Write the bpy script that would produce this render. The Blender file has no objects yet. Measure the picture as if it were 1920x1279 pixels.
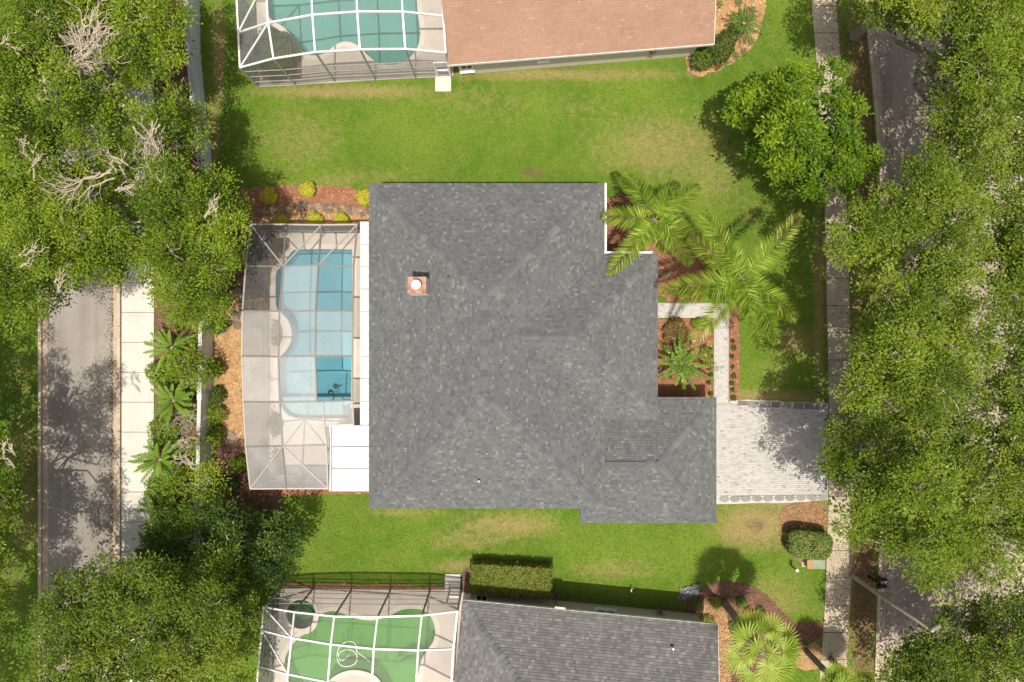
import bpy, math, random
import numpy as np
from mathutils import Vector, Matrix, Euler
from mathutils.geometry import delaunay_2d_cdt

# ------------------------------------------------------------------ camera, sky, sun, exposure
scene = bpy.context.scene
CAM_H, PPM = 40.0, 34.0                       # drone height (m); photograph pixels per metre on the ground
cam_data = bpy.data.cameras.new("camera")
cam_data.sensor_width = 36.0
cam_data.lens = 36.0 * CAM_H / (1920.0 / PPM)
cam_data.clip_end = 3000.0
camera = bpy.data.objects.new("camera", cam_data)
camera.location = (0, 0, CAM_H)
scene.collection.objects.link(camera)
scene.camera = camera

SUN_EL = math.radians(76.5)
SUN_AZ = math.radians(180.0)                  # the sun stands over the lower edge of the picture
world = bpy.data.worlds.new("World")
scene.world = world
world.use_nodes = True
wn = world.node_tree
wn.nodes.clear()
sky = wn.nodes.new("ShaderNodeTexSky")
sky.sky_type = 'NISHITA'
sky.sun_disc = False
sky.sun_elevation = SUN_EL
sky.sun_rotation = SUN_AZ
sky.air_density = 0.6
sky.dust_density = 6.0
sky.ozone_density = 0.4
bg = wn.nodes.new("ShaderNodeBackground")
bg.inputs[1].default_value = 0.115
wo = wn.nodes.new("ShaderNodeOutputWorld")
wn.links.new(sky.outputs[0], bg.inputs[0])
wn.links.new(bg.outputs[0], wo.inputs[0])

sun_data = bpy.data.lights.new("sun", 'SUN')
sun_data.energy = 4.3
sun_data.angle = math.radians(0.53)
sun_data.color = (1.0, 0.94, 0.83)
sun = bpy.data.objects.new("sun", sun_data)
scene.collection.objects.link(sun)
sun.rotation_euler = Vector((0, -math.cos(SUN_EL), math.sin(SUN_EL))).to_track_quat('Z', 'Y').to_euler()
sun.location = (0, -20, 60)

vs = scene.view_settings
vs.view_transform = 'Standard'
vs.look = 'None'
vs.exposure = 0.34
vs.gamma = 1.0
vs.use_curve_mapping = False
scene.cycles.max_bounces = 6
scene.cycles.transparent_max_bounces = 12
scene.cycles.use_adaptive_sampling = True

RNG = np.random.default_rng(11)
PI = math.pi

# ------------------------------------------------------------------ helpers
def W(px, py, z=0.0):
    """A point of the plan given as photograph pixel and height -> metres."""
    k = (CAM_H - z) / CAM_H / PPM
    return np.array(((px - 960.0) * k, (639.5 - py) * k, z))

def W2(pts, z=0.0):
    return [tuple(W(p[0], p[1], z)[:2]) for p in pts]

ORIGIN = {}

def mesh_np(name, verts, faces):
    me = bpy.data.meshes.new(name)
    verts = np.asarray(verts, dtype=np.float32).reshape(-1, 3)
    if isinstance(faces, np.ndarray) and len(faces):
        k = faces.shape[1]
        me.vertices.add(len(verts)); me.vertices.foreach_set("co", verts.ravel())
        me.loops.add(faces.size); me.loops.foreach_set("vertex_index", faces.astype(np.int32).ravel())
        me.polygons.add(len(faces))
        me.polygons.foreach_set("loop_start", np.arange(0, faces.size, k, dtype=np.int32))
        me.update(calc_edges=True)
    else:
        me.from_pydata(verts.tolist(), [], [tuple(int(i) for i in f) for f in faces])
        me.update()
    return me

def link(name, me, mat, parent=None, smooth=False):
    o = bpy.data.objects.new(name, me)
    scene.collection.objects.link(o)
    if mat is not None and me is not None and not me.materials:
        me.materials.append(mat)
    if smooth:
        me.polygons.foreach_set("use_smooth", np.ones(len(me.polygons), dtype=bool))
    if parent is not None:
        o.parent = parent
    return o

def ob(name, verts, faces, mat, parent=None, smooth=False):
    """One mesh object from world coordinates; a part keeps its thing's origin."""
    org = np.zeros(3)
    if parent is not None:
        org = ORIGIN[parent.name]
    v = np.asarray(verts, dtype=np.float64).reshape(-1, 3) - org
    o = link(name, mesh_np(name, v, faces), mat, parent, smooth)
    ORIGIN[o.name] = org
    return o

def thing(name, label, cat, loc, group=None):
    o = bpy.data.objects.new(name, None)
    o.empty_display_size = 0.3
    o.location = tuple(loc)
    scene.collection.objects.link(o)
    ORIGIN[o.name] = np.array(loc, dtype=float)
    return tag(o, label, cat, group)

def tag(o, label, cat, group=None):
    o["label"] = label
    o["category"] = cat
    if group:
        o["group"] = group
    return o

def struct(o):
    o["kind"] = "structure"
    return o

def stuff(o):
    o["kind"] = "stuff"
    return o

def piece(name, me, mat, parent, pos, rz=0.0, scale=(1, 1, 1), rx=0.0, ry=0.0):
    o = link(name, me, mat, parent)
    org = ORIGIN[parent.name]
    o.location = tuple(np.asarray(pos) - org)
    o.rotation_euler = (rx, ry, rz)
    o.scale = scale
    ORIGIN[o.name] = np.asarray(pos, dtype=float)
    return o

class MB:
    def __init__(self):
        self.v, self.f, self.n = [], [], 0
    def add(self, verts, faces):
        self.v.extend([tuple(map(float, p)) for p in verts])
        self.f.extend([tuple(i + self.n for i in f) for f in faces])
        self.n = len(self.v)
        return self
    def prism(self, poly, z0, z1):
        """poly: plan outline (any direction)"""
        p = [tuple(q) for q in poly]
        if area2(p) < 0:
            p = p[::-1]
        n = len(p)
        v = [(x, y, z0) for x, y in p] + [(x, y, z1) for x, y in p]
        f = [tuple(range(n))[::-1], tuple(range(n, 2 * n))]
        f += [(i, (i + 1) % n, n + (i + 1) % n, n + i) for i in range(n)]
        return self.add(v, f)
    def box(self, c, s, rz=0.0, bevel=0.0):
        cx, cy, cz = c
        hx, hy, hz = s[0] / 2, s[1] / 2, s[2] / 2
        ca, sa = math.cos(rz), math.sin(rz)
        def T(x, y, z):
            return (cx + x * ca - y * sa, cy + x * sa + y * ca, cz + z)
        if bevel <= 0:
            v = [T(x, y, z) for z in (-hz, hz) for x, y in ((-hx, -hy), (hx, -hy), (hx, hy), (-hx, hy))]
            return self.add(v, [(3, 2, 1, 0), (4, 5, 6, 7), (0, 1, 5, 4), (1, 2, 6, 5), (2, 3, 7, 6), (3, 0, 4, 7)])
        b = bevel
        v = [T(x, y, -hz) for x, y in ((-hx, -hy), (hx, -hy), (hx, hy), (-hx, hy))]
        v += [T(x, y, hz - b) for x, y in ((-hx, -hy), (hx, -hy), (hx, hy), (-hx, hy))]
        v += [T(x, y, hz) for x, y in ((-hx + b, -hy + b), (hx - b, -hy + b), (hx - b, hy - b), (-hx + b, hy - b))]
        f = [(3, 2, 1, 0), (8, 9, 10, 11)]
        for a in (0, 4):
            f += [(a + i, a + (i + 1) % 4, a + 4 + (i + 1) % 4, a + 4 + i) for i in range(4)]
        return self.add(v, f)
    def tube(self, pts, rad, sides=6, cap=True):
        pts = np.asarray(pts, float)
        n = len(pts)
        rad = np.broadcast_to(np.asarray(rad, float), (n,))
        tan = np.gradient(pts, axis=0)
        tan /= np.linalg.norm(tan, axis=1, keepdims=True) + 1e-9
        ref = np.array((0.0, 0.0, 1.0)) if abs(tan[0][2]) < 0.9 else np.array((1.0, 0.0, 0.0))
        v = []
        for i in range(n):
            a = np.cross(tan[i], ref); a /= np.linalg.norm(a) + 1e-9
            b = np.cross(a, tan[i])
            for k in range(sides):
                t = 2 * PI * k / sides
                v.append(pts[i] + rad[i] * (math.cos(t) * a + math.sin(t) * b))
        f = []
        for i in range(n - 1):
            for k in range(sides):
                f.append((i * sides + k, i * sides + (k + 1) % sides, (i + 1) * sides + (k + 1) % sides, (i + 1) * sides + k))
        if cap:
            f.append(tuple(range(sides))[::-1]); f.append(tuple(range((n - 1) * sides, n * sides)))
        return self.add(v, f)
    def bar(self, a, b, w, h=None):
        """rectangular hollow section from a to b"""
        h = h or w
        a, b = np.asarray(a, float), np.asarray(b, float)
        t = b - a; t /= np.linalg.norm(t) + 1e-9
        ref = np.array((0.0, 0.0, 1.0)) if abs(t[2]) < 0.92 else np.array((0.0, 1.0, 0.0))
        s = np.cross(t, ref); s /= np.linalg.norm(s); u = np.cross(s, t)
        q = [(-1, -1), (1, -1), (1, 1), (-1, 1)]
        v = [p + s * x * w / 2 + u * y * h / 2 for p in (a, b) for x, y in q]
        return self.add(v, [(0, 1, 2, 3)[::-1], (4, 5, 6, 7), (0, 1, 5, 4), (1, 2, 6, 5), (2, 3, 7, 6), (3, 0, 4, 7)])
    def lathe(self, c, prof, sides=16):
        v = []; m = len(prof)
        for r, z in prof:
            for k in range(sides):
                t = 2 * PI * k / sides
                v.append((c[0] + r * math.cos(t), c[1] + r * math.sin(t), c[2] + z))
        f = [(i * sides + k, i * sides + (k + 1) % sides, (i + 1) * sides + (k + 1) % sides, (i + 1) * sides + k)
             for i in range(m - 1) for k in range(sides)]
        f.append(tuple(range(sides))[::-1]); f.append(tuple(range((m - 1) * sides, m * sides)))
        return self.add(v, f)
    def build(self, name, mat, parent=None, smooth=False):
        return ob(name, self.v, self.f, mat, parent, smooth)

def area2(p):
    a = 0
    for i in range(len(p)):
        x0, y0 = p[i][:2]; x1, y1 = p[(i + 1) % len(p)][:2]
        a += x0 * y1 - x1 * y0
    return a / 2

def inpoly(pts, poly):
    pts = np.asarray(pts, float)
    x, y = pts[:, 0], pts[:, 1]
    r = np.zeros(len(pts), bool)
    n = len(poly)
    for i in range(n):
        x0, y0 = poly[i][:2]; x1, y1 = poly[(i + 1) % n][:2]
        c = (y0 > y) != (y1 > y)
        if not c.any() or y1 == y0:
            continue
        xi = (x1 - x0) * (y - y0) / (y1 - y0) + x0
        r ^= c & (x < xi)
    return r

def edge_dist(pts, poly):
    pts = np.asarray(pts, float)
    d = np.full(len(pts), 1e9)
    for i in range(len(poly)):
        a = np.array(poly[i][:2], float); b = np.array(poly[(i + 1) % len(poly)][:2], float)
        ab = b - a
        t = np.clip(((pts - a) @ ab) / (ab @ ab + 1e-9), 0, 1)
        d = np.minimum(d, np.linalg.norm(pts - a - t[:, None] * ab, axis=1))
    return d

def smooth_loop(pts, it=2):
    p = [np.array(q, float) for q in pts]
    for _ in range(it):
        n = []
        for i in range(len(p)):
            a, b = p[i], p[(i + 1) % len(p)]
            n += [a * 0.75 + b * 0.25, a * 0.25 + b * 0.75]
        p = n
    return [tuple(q) for q in p]

def offset_loop(poly, d):
    p = [np.array(q[:2], float) for q in poly]
    if area2(p) < 0:
        p = p[::-1]
    out = []
    for i in range(len(p)):
        a, b, c = p[i - 1], p[i], p[(i + 1) % len(p)]
        t = c - a
        t /= np.linalg.norm(t) + 1e-9
        out.append(tuple(b + d * np.array((t[1], -t[0]))))
    return out

def sheet(outer, holes, z):
    """flat triangulated sheet with holes -> verts, faces"""
    vs_, edges, loops = [], [], [outer] + holes
    for lp in loops:
        s = len(vs_)
        vs_ += [Vector(p[:2]) for p in lp]
        edges += [(s + i, s + (i + 1) % len(lp)) for i in range(len(lp))]
    vo, _, fo, _, _, _ = delaunay_2d_cdt(vs_, edges, [], 0, 1e-5)
    P = np.array([(v.x, v.y) for v in vo])
    cen = np.array([P[list(f)].mean(axis=0) for f in fo])
    keep = inpoly(cen, outer)
    for h in holes:
        keep &= ~inpoly(cen, h)
    fs = []
    for f, k in zip(fo, keep):
        if k:
            f = tuple(f)
            if area2([P[i] for i in f]) < 0:
                f = f[::-1]
            fs.append(f)
    return [(x, y, z) for x, y in P], fs

def wobble(poly, step=0.35, amp=0.08, seed=0):
    """plan outline with an uneven edge"""
    r = np.random.default_rng(seed)
    out = []
    for i in range(len(poly)):
        a = np.array(poly[i][:2]); b = np.array(poly[(i + 1) % len(poly)][:2])
        n = max(1, int(np.linalg.norm(b - a) / step))
        for k in range(n):
            out.append(tuple(a + (b - a) * k / n + r.normal(0, amp, 2) * (1 if 0 < k else 0.3)))
    return out

# ------------------------------------------------------------------ materials
def nt(name):
    m = bpy.data.materials.new(name)
    m.use_nodes = True
    t = m.node_tree
    t.nodes.clear()
    out = t.nodes.new("ShaderNodeOutputMaterial")
    return m, t, out

def N(t, kind, **kw):
    n = t.nodes.new(kind)
    for k, v in kw.items():
        setattr(n, k, v)
    return n

def setv(n, **kw):
    for k, v in kw.items():
        n.inputs[k].default_value = v

def c4(c):
    return (c[0], c[1], c[2], 1.0)

def noise(t, vec, scale, detail=4.0, rough=0.55):
    n = N(t, "ShaderNodeTexNoise")
    n.inputs["Scale"].default_value = scale
    n.inputs["Detail"].default_value = detail
    n.inputs["Roughness"].default_value = rough
    t.links.new(vec, n.inputs["Vector"])
    return n.outputs["Fac"]

def mrange(t, val, a, b, c=0.0, d=1.0):
    m = N(t, "ShaderNodeMapRange")
    m.inputs[1].default_value = a; m.inputs[2].default_value = b
    m.inputs[3].default_value = c; m.inputs[4].default_value = d
    t.links.new(val, m.inputs[0])
    return m.outputs[0]

def mixc(t, fac, a, b, mode='MIX'):
    m = N(t, "ShaderNodeMix", data_type='RGBA', blend_type=mode)
    if isinstance(fac, (int, float)):
        m.inputs[0].default_value = fac
    else:
        t.links.new(fac, m.inputs[0])
    for s, x in ((6, a), (7, b)):
        if isinstance(x, tuple):
            m.inputs[s].default_value = c4(x)
        else:
            t.links.new(x, m.inputs[s])
    return m.outputs[2]

def ramp(t, val, stops):
    r = N(t, "ShaderNodeValToRGB")
    e = r.color_ramp.elements
    while len(e) < len(stops):
        e.new(0.5)
    for k, (p, c) in enumerate(stops):
        e[k].position = p
        e[k].color = c4(c)
    t.links.new(val, r.inputs[0])
    return r.outputs[0]

def surf(name, c1, c2, s1=1.0, fine=30.0, fineamt=0.25, rand=None, stops=None, rough=0.85, bump=0.2, bscale=60.0,
         spec=0.3, dirt=None, metal=0.0, coord='pos', wear=0.0):
    """noise-mottled surface in world metres; rand: 'island' or 'object' colour from stops"""
    m, t, out = nt(name)
    geo = N(t, "ShaderNodeNewGeometry")
    pos = geo.outputs["Position"]
    if coord == 'object':
        pos = N(t, "ShaderNodeTexCoord").outputs["Object"]
    f = mrange(t, noise(t, pos, s1, 5.0), 0.3, 0.7)
    col = mixc(t, f, c1, c2)
    if rand:
        src = geo.outputs["Random Per Island"] if rand == 'island' else N(t, "ShaderNodeObjectInfo").outputs["Random"]
        rc = ramp(t, src, stops)
        col = mixc(t, 1.0, col, rc, 'MULTIPLY')
    if dirt:
        dc, ds, da = dirt
        d = mrange(t, noise(t, pos, ds, 6.0, 0.65), 0.5, 0.75, 0.0, da)
        col = mixc(t, d, col, dc)
    ff = mrange(t, noise(t, pos, fine, 3.0), 0.25, 0.75, 1.0 - fineamt, 1.0 + fineamt)
    cc = N(t, "ShaderNodeCombineColor")
    for i in range(3):
        t.links.new(ff, cc.inputs[i])
    col = mixc(t, 1.0, col, cc.outputs[0], 'MULTIPLY')
    if wear > 0:
        mp_ = N(t, "ShaderNodeMapping"); mp_.inputs["Scale"].default_value = (1.5, 0.05, 1.0)
        t.links.new(pos, mp_.inputs["Vector"])
        wv = mrange(t, noise(t, mp_.outputs[0], 1.0, 4.0, 0.6), 0.3, 0.7, 1.0 - wear, 1.0 + wear)
        c3 = N(t, "ShaderNodeCombineColor")
        for i in range(3):
            t.links.new(wv, c3.inputs[i])
        col = mixc(t, 1.0, col, c3.outputs[0], 'MULTIPLY')
    p = N(t, "ShaderNodeBsdfPrincipled")
    t.links.new(col, p.inputs["Base Color"])
    setv(p, Roughness=rough, Metallic=metal)
    p.inputs["Specular IOR Level"].default_value = spec
    if bump > 0:
        b = N(t, "ShaderNodeBump")
        b.inputs["Strength"].default_value = bump
        b.inputs["Distance"].default_value = 0.02
        t.links.new(noise(t, pos, bscale, 3.0), b.inputs["Height"])
        t.links.new(b.outputs[0], p.inputs["Normal"])
    t.links.new(p.outputs[0], out.inputs[0])
    return m

def plain(name, c, rough=0.5, metal=0.0, spec=0.4):
    return surf(name, tuple(x * 0.94 for x in c), tuple(min(1, x * 1.05) for x in c), 2.0, 25.0, 0.05, rough=rough, bump=0.0, metal=metal, spec=spec)

def leafmat(name, stops, trans=0.4, gloss=0.02, grough=0.5):
    """leaf colour from the per-leaf tint attribute; some light passes through the blade"""
    m, t, out = nt(name)
    a = N(t, "ShaderNodeAttribute", attribute_name="tint")
    col = ramp(t, a.outputs["Fac"], stops)
    d = N(t, "ShaderNodeBsdfDiffuse"); t.links.new(col, d.inputs[0])
    tr = N(t, "ShaderNodeBsdfTranslucent")
    tc = mixc(t, 1.0, col, (1.35, 1.25, 0.55), 'MULTIPLY')
    t.links.new(tc, tr.inputs[0])
    m1 = N(t, "ShaderNodeMixShader"); m1.inputs[0].default_value = trans
    t.links.new(d.outputs[0], m1.inputs[1]); t.links.new(tr.outputs[0], m1.inputs[2])
    g = N(t, "ShaderNodeBsdfGlossy"); g.inputs["Roughness"].default_value = grough
    g.inputs[0].default_value = (0.9, 0.95, 0.9, 1)
    m2 = N(t, "ShaderNodeMixShader"); m2.inputs[0].default_value = gloss
    t.links.new(m1.outputs[0], m2.inputs[1]); t.links.new(g.outputs[0], m2.inputs[2])
    t.links.new(m2.outputs[0], out.inputs[0])
    return m

def screenmat(name, col, cover):
    """woven insect screen: thin threads, the rest open; threads close up when the sheet is seen or lit edge-on"""
    m, t, out = nt(name)
    geo = N(t, "ShaderNodeNewGeometry")
    op = mrange(t, noise(t, geo.outputs["Position"], 0.9, 5.0, 0.6), 0.25, 0.75, 1 - cover * 0.8, 1 - cover * 1.2)
    dt = N(t, "ShaderNodeVectorMath", operation='DOT_PRODUCT')
    t.links.new(geo.outputs["Incoming"], dt.inputs[0]); t.links.new(geo.outputs["Normal"], dt.inputs[1])
    ab = N(t, "ShaderNodeMath", operation='ABSOLUTE'); t.links.new(dt.outputs["Value"], ab.inputs[0])
    mx_ = N(t, "ShaderNodeMath", operation='MAXIMUM'); mx_.inputs[1].default_value = 0.08; t.links.new(ab.outputs[0], mx_.inputs[0])
    inv = N(t, "ShaderNodeMath", operation='DIVIDE'); inv.inputs[0].default_value = 1.0; t.links.new(mx_.outputs[0], inv.inputs[1])
    pw = N(t, "ShaderNodeMath", operation='POWER'); t.links.new(op, pw.inputs[0]); t.links.new(inv.outputs[0], pw.inputs[1])
    d = N(t, "ShaderNodeBsdfDiffuse"); d.inputs[0].default_value = c4(col)
    tr = N(t, "ShaderNodeBsdfTransparent")
    mx = N(t, "ShaderNodeMixShader")
    t.links.new(pw.outputs[0], mx.inputs[0]); t.links.new(d.outputs[0], mx.inputs[1]); t.links.new(tr.outputs[0], mx.inputs[2])
    t.links.new(mx.outputs[0], out.inputs[0])
    return m

def watermat(name, tint, cloud=None):
    m, t, out = nt(name)
    geo = N(t, "ShaderNodeNewGeometry")
    b = N(t, "ShaderNodeBump"); b.inputs["Strength"].default_value = 0.25; b.inputs["Distance"].default_value = 0.03
    t.links.new(noise(t, geo.outputs["Position"], 5.0, 3.0), b.inputs["Height"])
    tr = N(t, "ShaderNodeBsdfTransparent"); tr.inputs[0].default_value = c4(tint)
    g = N(t, "ShaderNodeBsdfGlossy"); g.inputs["Roughness"].default_value = 0.06
    t.links.new(b.outputs[0], g.inputs["Normal"])
    fr = N(t, "ShaderNodeFresnel"); fr.inputs[0].default_value = 1.33
    t.links.new(b.outputs[0], fr.inputs["Normal"])
    base = tr.outputs[0]
    if cloud:
        d = N(t, "ShaderNodeBsdfDiffuse"); d.inputs[0].default_value = c4(cloud[0])
        mm = N(t, "ShaderNodeMixShader"); mm.inputs[0].default_value = cloud[1]
        t.links.new(base, mm.inputs[1]); t.links.new(d.outputs[0], mm.inputs[2])
        base = mm.outputs[0]
    mx = N(t, "ShaderNodeMixShader")
    t.links.new(fr.outputs[0], mx.inputs[0]); t.links.new(base, mx.inputs[1]); t.links.new(g.outputs[0], mx.inputs[2])
    t.links.new(mx.outputs[0], out.inputs[0])
    return m

def groundmat():
    m, t, out = nt("lawn")
    geo = N(t, "ShaderNodeNewGeometry"); pos = geo.outputs["Position"]
    a = N(t, "ShaderNodeAttribute", attribute_name="dry").outputs["Fac"]
    b = N(t, "ShaderNodeAttribute", attribute_name="dirt").outputs["Fac"]
    big = mrange(t, noise(t, pos, 0.22, 4.0), 0.35, 0.65)
    med = mrange(t, noise(t, pos, 1.3, 5.0, 0.6), 0.3, 0.7)
    fin = mrange(t, noise(t, pos, 2.6, 10.0, 0.78), 0.28, 0.72)
    g = mixc(t, big, (0.050, 0.122, 0.008), (0.106, 0.180, 0.016))
    g = mixc(t, mrange(t, med, 0.0, 1.0, 0.0, 0.65), g, (0.140, 0.166, 0.032))
    # straw
    def madd(x, k, y, j):
        q = N(t, "ShaderNodeMath", operation='MULTIPLY'); q.inputs[1].default_value = k; t.links.new(x, q.inputs[0])
        r = N(t, "ShaderNodeMath", operation='MULTIPLY_ADD'); r.inputs[1].default_value = j
        t.links.new(y, r.inputs[0]); t.links.new(q.outputs[0], r.inputs[2])
        return r.outputs[0]
    drym = mrange(t, madd(a, 1.0, fin, 0.9), 0.62, 1.35)
    g = mixc(t, drym, g, (0.235, 0.190, 0.075))
    dirtm = mrange(t, madd(b, 1.0, fin, 1.0), 1.0, 1.4)
    soil = mixc(t, med, (0.10, 0.062, 0.034), (0.17, 0.115, 0.062))
    g = mixc(t, dirtm, g, soil)
    ff = mrange(t, noise(t, pos, 11.0, 6.0, 0.85), 0.25, 0.75, 0.5, 1.5)
    cc = N(t, "ShaderNodeCombineColor")
    for i in range(3):
        t.links.new(ff, cc.inputs[i])
    g = mixc(t, 1.0, g, cc.outputs[0], 'MULTIPLY')
    p = N(t, "ShaderNodeBsdfPrincipled"); setv(p, Roughness=0.95)
    p.inputs["Specular IOR Level"].default_value = 0.1
    t.links.new(g, p.inputs["Base Color"])
    bm = N(t, "ShaderNodeBump"); bm.inputs["Strength"].default_value = 0.7; bm.inputs["Distance"].default_value = 0.05
    t.links.new(noise(t, pos, 26.0, 4.0, 0.7), bm.inputs["Height"])
    t.links.new(bm.outputs[0], p.inputs["Normal"])
    t.links.new(p.outputs[0], out.inputs[0])
    return m

G3 = lambda v: (v, v, v)
M = {}
M['lawn'] = groundmat()
M['asphalt'] = surf("asphalt", (0.205, 0.184, 0.160), (0.245, 0.222, 0.194), 0.5, 55.0, 0.22, bump=0.3, bscale=90, dirt=((0.15, 0.132, 0.113), 0.7, 0.5), wear=0.16)
M['asphalt_street'] = surf("asphalt_street", (0.235, 0.195, 0.150), (0.300, 0.252, 0.200), 0.7, 50.0, 0.22, bump=0.3, bscale=90, dirt=((0.17, 0.14, 0.11), 0.9, 0.5), wear=0.14)
M['kerb'] = surf("kerb_concrete", (0.37, 0.30, 0.22), (0.45, 0.375, 0.28), 1.2, 30, 0.15, dirt=((0.22, 0.16, 0.10), 1.6, 0.7))
M['gutter_pan'] = surf("gutter_pan_concrete", (0.33, 0.27, 0.20), (0.40, 0.335, 0.255), 1.0, 30, 0.15, dirt=((0.2, 0.15, 0.10), 1.5, 0.7))
M['slab_white'] = surf("pale_concrete", (0.46, 0.438, 0.39), (0.50, 0.478, 0.425), 0.8, 30, 0.06, rand='object', stops=[(0, G3(0.93)), (1, G3(1.0))], dirt=((0.34, 0.31, 0.25), 0.9, 0.5))
M['slab_grey'] = surf("worn_concrete", (0.35, 0.295, 0.205), (0.42, 0.36, 0.26), 1.1, 30, 0.12, rand='object', stops=[(0, G3(0.82)), (1, G3(1.05))], dirt=((0.17, 0.14, 0.10), 1.1, 0.7))
M['joint'] = surf("joint_soil", (0.10, 0.08, 0.06), (0.14, 0.11, 0.08), 4, 40, 0.3)
M['deck'] = surf("pool_deck_coating", (0.40, 0.35, 0.295), (0.45, 0.40, 0.34), 1.2, 45, 0.08, dirt=((0.30, 0.26, 0.21), 1.1, 0.45))
M['coping'] = surf("coping", (0.46, 0.41, 0.35), (0.51, 0.46, 0.40), 2.2, 45, 0.06)
M['wall_white'] = surf("white_render", (0.66, 0.655, 0.62), (0.70, 0.695, 0.66), 0.8, 25, 0.05, dirt=((0.42, 0.42, 0.40), 1.5, 0.6))
M['stucco'] = surf("tan_stucco", (0.50, 0.44, 0.33), (0.54, 0.475, 0.36), 0.9, 60, 0.08)
M['stucco_grey'] = surf("grey_stucco", (0.56, 0.51, 0.43), (0.61, 0.555, 0.475), 0.9, 60, 0.08)
M['wall_cap'] = surf("wall_cap_concrete", (0.36, 0.355, 0.335), (0.42, 0.415, 0.39), 1.0, 25, 0.08, dirt=((0.26, 0.25, 0.22), 1.5, 0.5))
M['trim'] = plain("white_trim", (0.72, 0.70, 0.66), 0.45)
M['glass'] = surf("window_glass", (0.02, 0.024, 0.026), (0.03, 0.034, 0.036), 1, 3, 0.1, rough=0.08, bump=0, spec=0.6)
M['white_metal'] = plain("white_aluminium", (0.62, 0.62, 0.61), 0.35)
M['panel_metal'] = surf("patio_roof_aluminium", (0.46, 0.46, 0.455), (0.50, 0.50, 0.495), 0.7, 12, 0.04, rough=0.5, bump=0.0, dirt=((0.36, 0.345, 0.31), 1.4, 0.55))
M['bronze_metal'] = plain("bronze_aluminium", (0.15, 0.135, 0.12), 0.45)
M['beige_metal'] = plain("beige_aluminium", (0.30, 0.275, 0.245), 0.45)
M['black'] = plain("black_paint", (0.012, 0.012, 0.013), 0.35)
M['dark_plastic'] = plain("dark_plastic", (0.02, 0.045, 0.06), 0.4)
M['shingle'] = surf("charcoal_shingle", (0.102, 0.107, 0.107), (0.118, 0.123, 0.122), 0.8, 70, 0.28, rand='island',
    stops=[(0, G3(0.76)), (0.22, G3(0.92)), (0.55, G3(1.0)), (0.85, G3(1.07)), (0.93, G3(1.2)), (1, (1.5, 1.5, 1.46))], rough=0.95, bump=0.5, bscale=120, spec=0.15)
M['shingle_b'] = surf("grey_shingle", (0.120, 0.116, 0.114), (0.137, 0.133, 0.130), 0.8, 70, 0.28, rand='island',
    stops=[(0, G3(0.76)), (0.3, G3(0.9)), (0.6, G3(1.0)), (0.88, G3(1.12)), (1, G3(1.4))], rough=0.95, bump=0.5, bscale=120, spec=0.15)
M['shingle_red'] = surf("salmon_shingle", (0.256, 0.156, 0.108), (0.292, 0.182, 0.128), 0.6, 70, 0.14, rand='island',
    stops=[(0, G3(0.94)), (0.5, G3(1.0)), (0.97, G3(1.04)), (1, (1.15, 1.25, 1.3))], rough=0.95, bump=0.4, bscale=120, spec=0.15)
M['cap'] = surf("ridge_shingle", (0.096, 0.101, 0.101), (0.112, 0.117, 0.117), 2.5, 70, 0.25, rand='object',
    stops=[(0, G3(0.86)), (0.4, G3(1.02)), (0.8, G3(1.15)), (1, G3(1.34))], rough=0.95, bump=0.5, bscale=120, spec=0.15)
M['roof_deck'] = plain("roof_underlay", (0.035, 0.036, 0.038), 0.95)
M['roof_deck_red'] = plain("red_roof_underlay", (0.17, 0.085, 0.05), 0.95)
M['paver'] = surf("pale_paver", (0.36, 0.345, 0.32), (0.43, 0.415, 0.385), 1.0, 40, 0.12, rand='island',
    stops=[(0, G3(0.58)), (0.07, G3(0.86)), (0.5, G3(1.0)), (1, G3(1.08))], dirt=((0.33, 0.31, 0.28), 1.0, 0.5))
M['paver_joint'] = surf("joint_sand", (0.30, 0.285, 0.26), (0.36, 0.34, 0.31), 4, 40, 0.2)
M['edging'] = surf("edging_stone", (0.19, 0.18, 0.16), (0.24, 0.23, 0.205), 3, 40, 0.12, rand='object', stops=[(0, G3(0.85)), (1, G3(1.1))])
M['edging_dark'] = surf("dark_edging_stone", (0.15, 0.14, 0.13), (0.21, 0.20, 0.185), 3, 40, 0.15, rand='object', stops=[(0, G3(0.75)), (1, G3(1.2))])
M['mulch_red'] = surf("red_mulch", (0.185, 0.075, 0.038), (0.26, 0.125, 0.070), 2.0, 40, 0.5, bump=0.8, bscale=50)
M['mulch_tan'] = surf("tan_mulch", (0.27, 0.155, 0.065), (0.38, 0.235, 0.115), 2.0, 35, 0.5, bump=0.8, bscale=45)
M['mulch_brown'] = surf("brown_mulch", (0.10, 0.052, 0.033), (0.17, 0.092, 0.058), 2.0, 40, 0.5, bump=0.8, bscale=50)
def chip(name, c):
    return surf(name, c, c, 1, 30, 0.1, rand='island', stops=[(0, G3(0.45)), (0.5, G3(0.95)), (0.85, G3(1.3)), (1, G3(1.9))], bump=0)
M['chip_red'] = chip("red_chips", (0.28, 0.13, 0.072))
M['chip_tan'] = chip("tan_chips", (0.36, 0.22, 0.105))
M['mulch_litter'] = surf("leaf_litter", (0.17, 0.095, 0.045), (0.26, 0.155, 0.075), 2.0, 35, 0.5, bump=0.8, bscale=45)
M['chip_litter'] = chip("litter_chips", (0.27, 0.16, 0.075))
M['chip_brown'] = chip("brown_chips", (0.15, 0.08, 0.05))
M['rock'] = surf("brown_rock", (0.14, 0.105, 0.07), (0.24, 0.19, 0.135), 3, 25, 0.3, rand='object', stops=[(0, G3(0.65)), (1, G3(1.25))], bump=0.6, bscale=18, dirt=((0.08, 0.06, 0.04), 2, 0.6))
M['rock_pale'] = surf("pale_rock", (0.36, 0.27, 0.19), (0.44, 0.34, 0.25), 3, 25, 0.25, bump=0.5, bscale=18)
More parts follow.
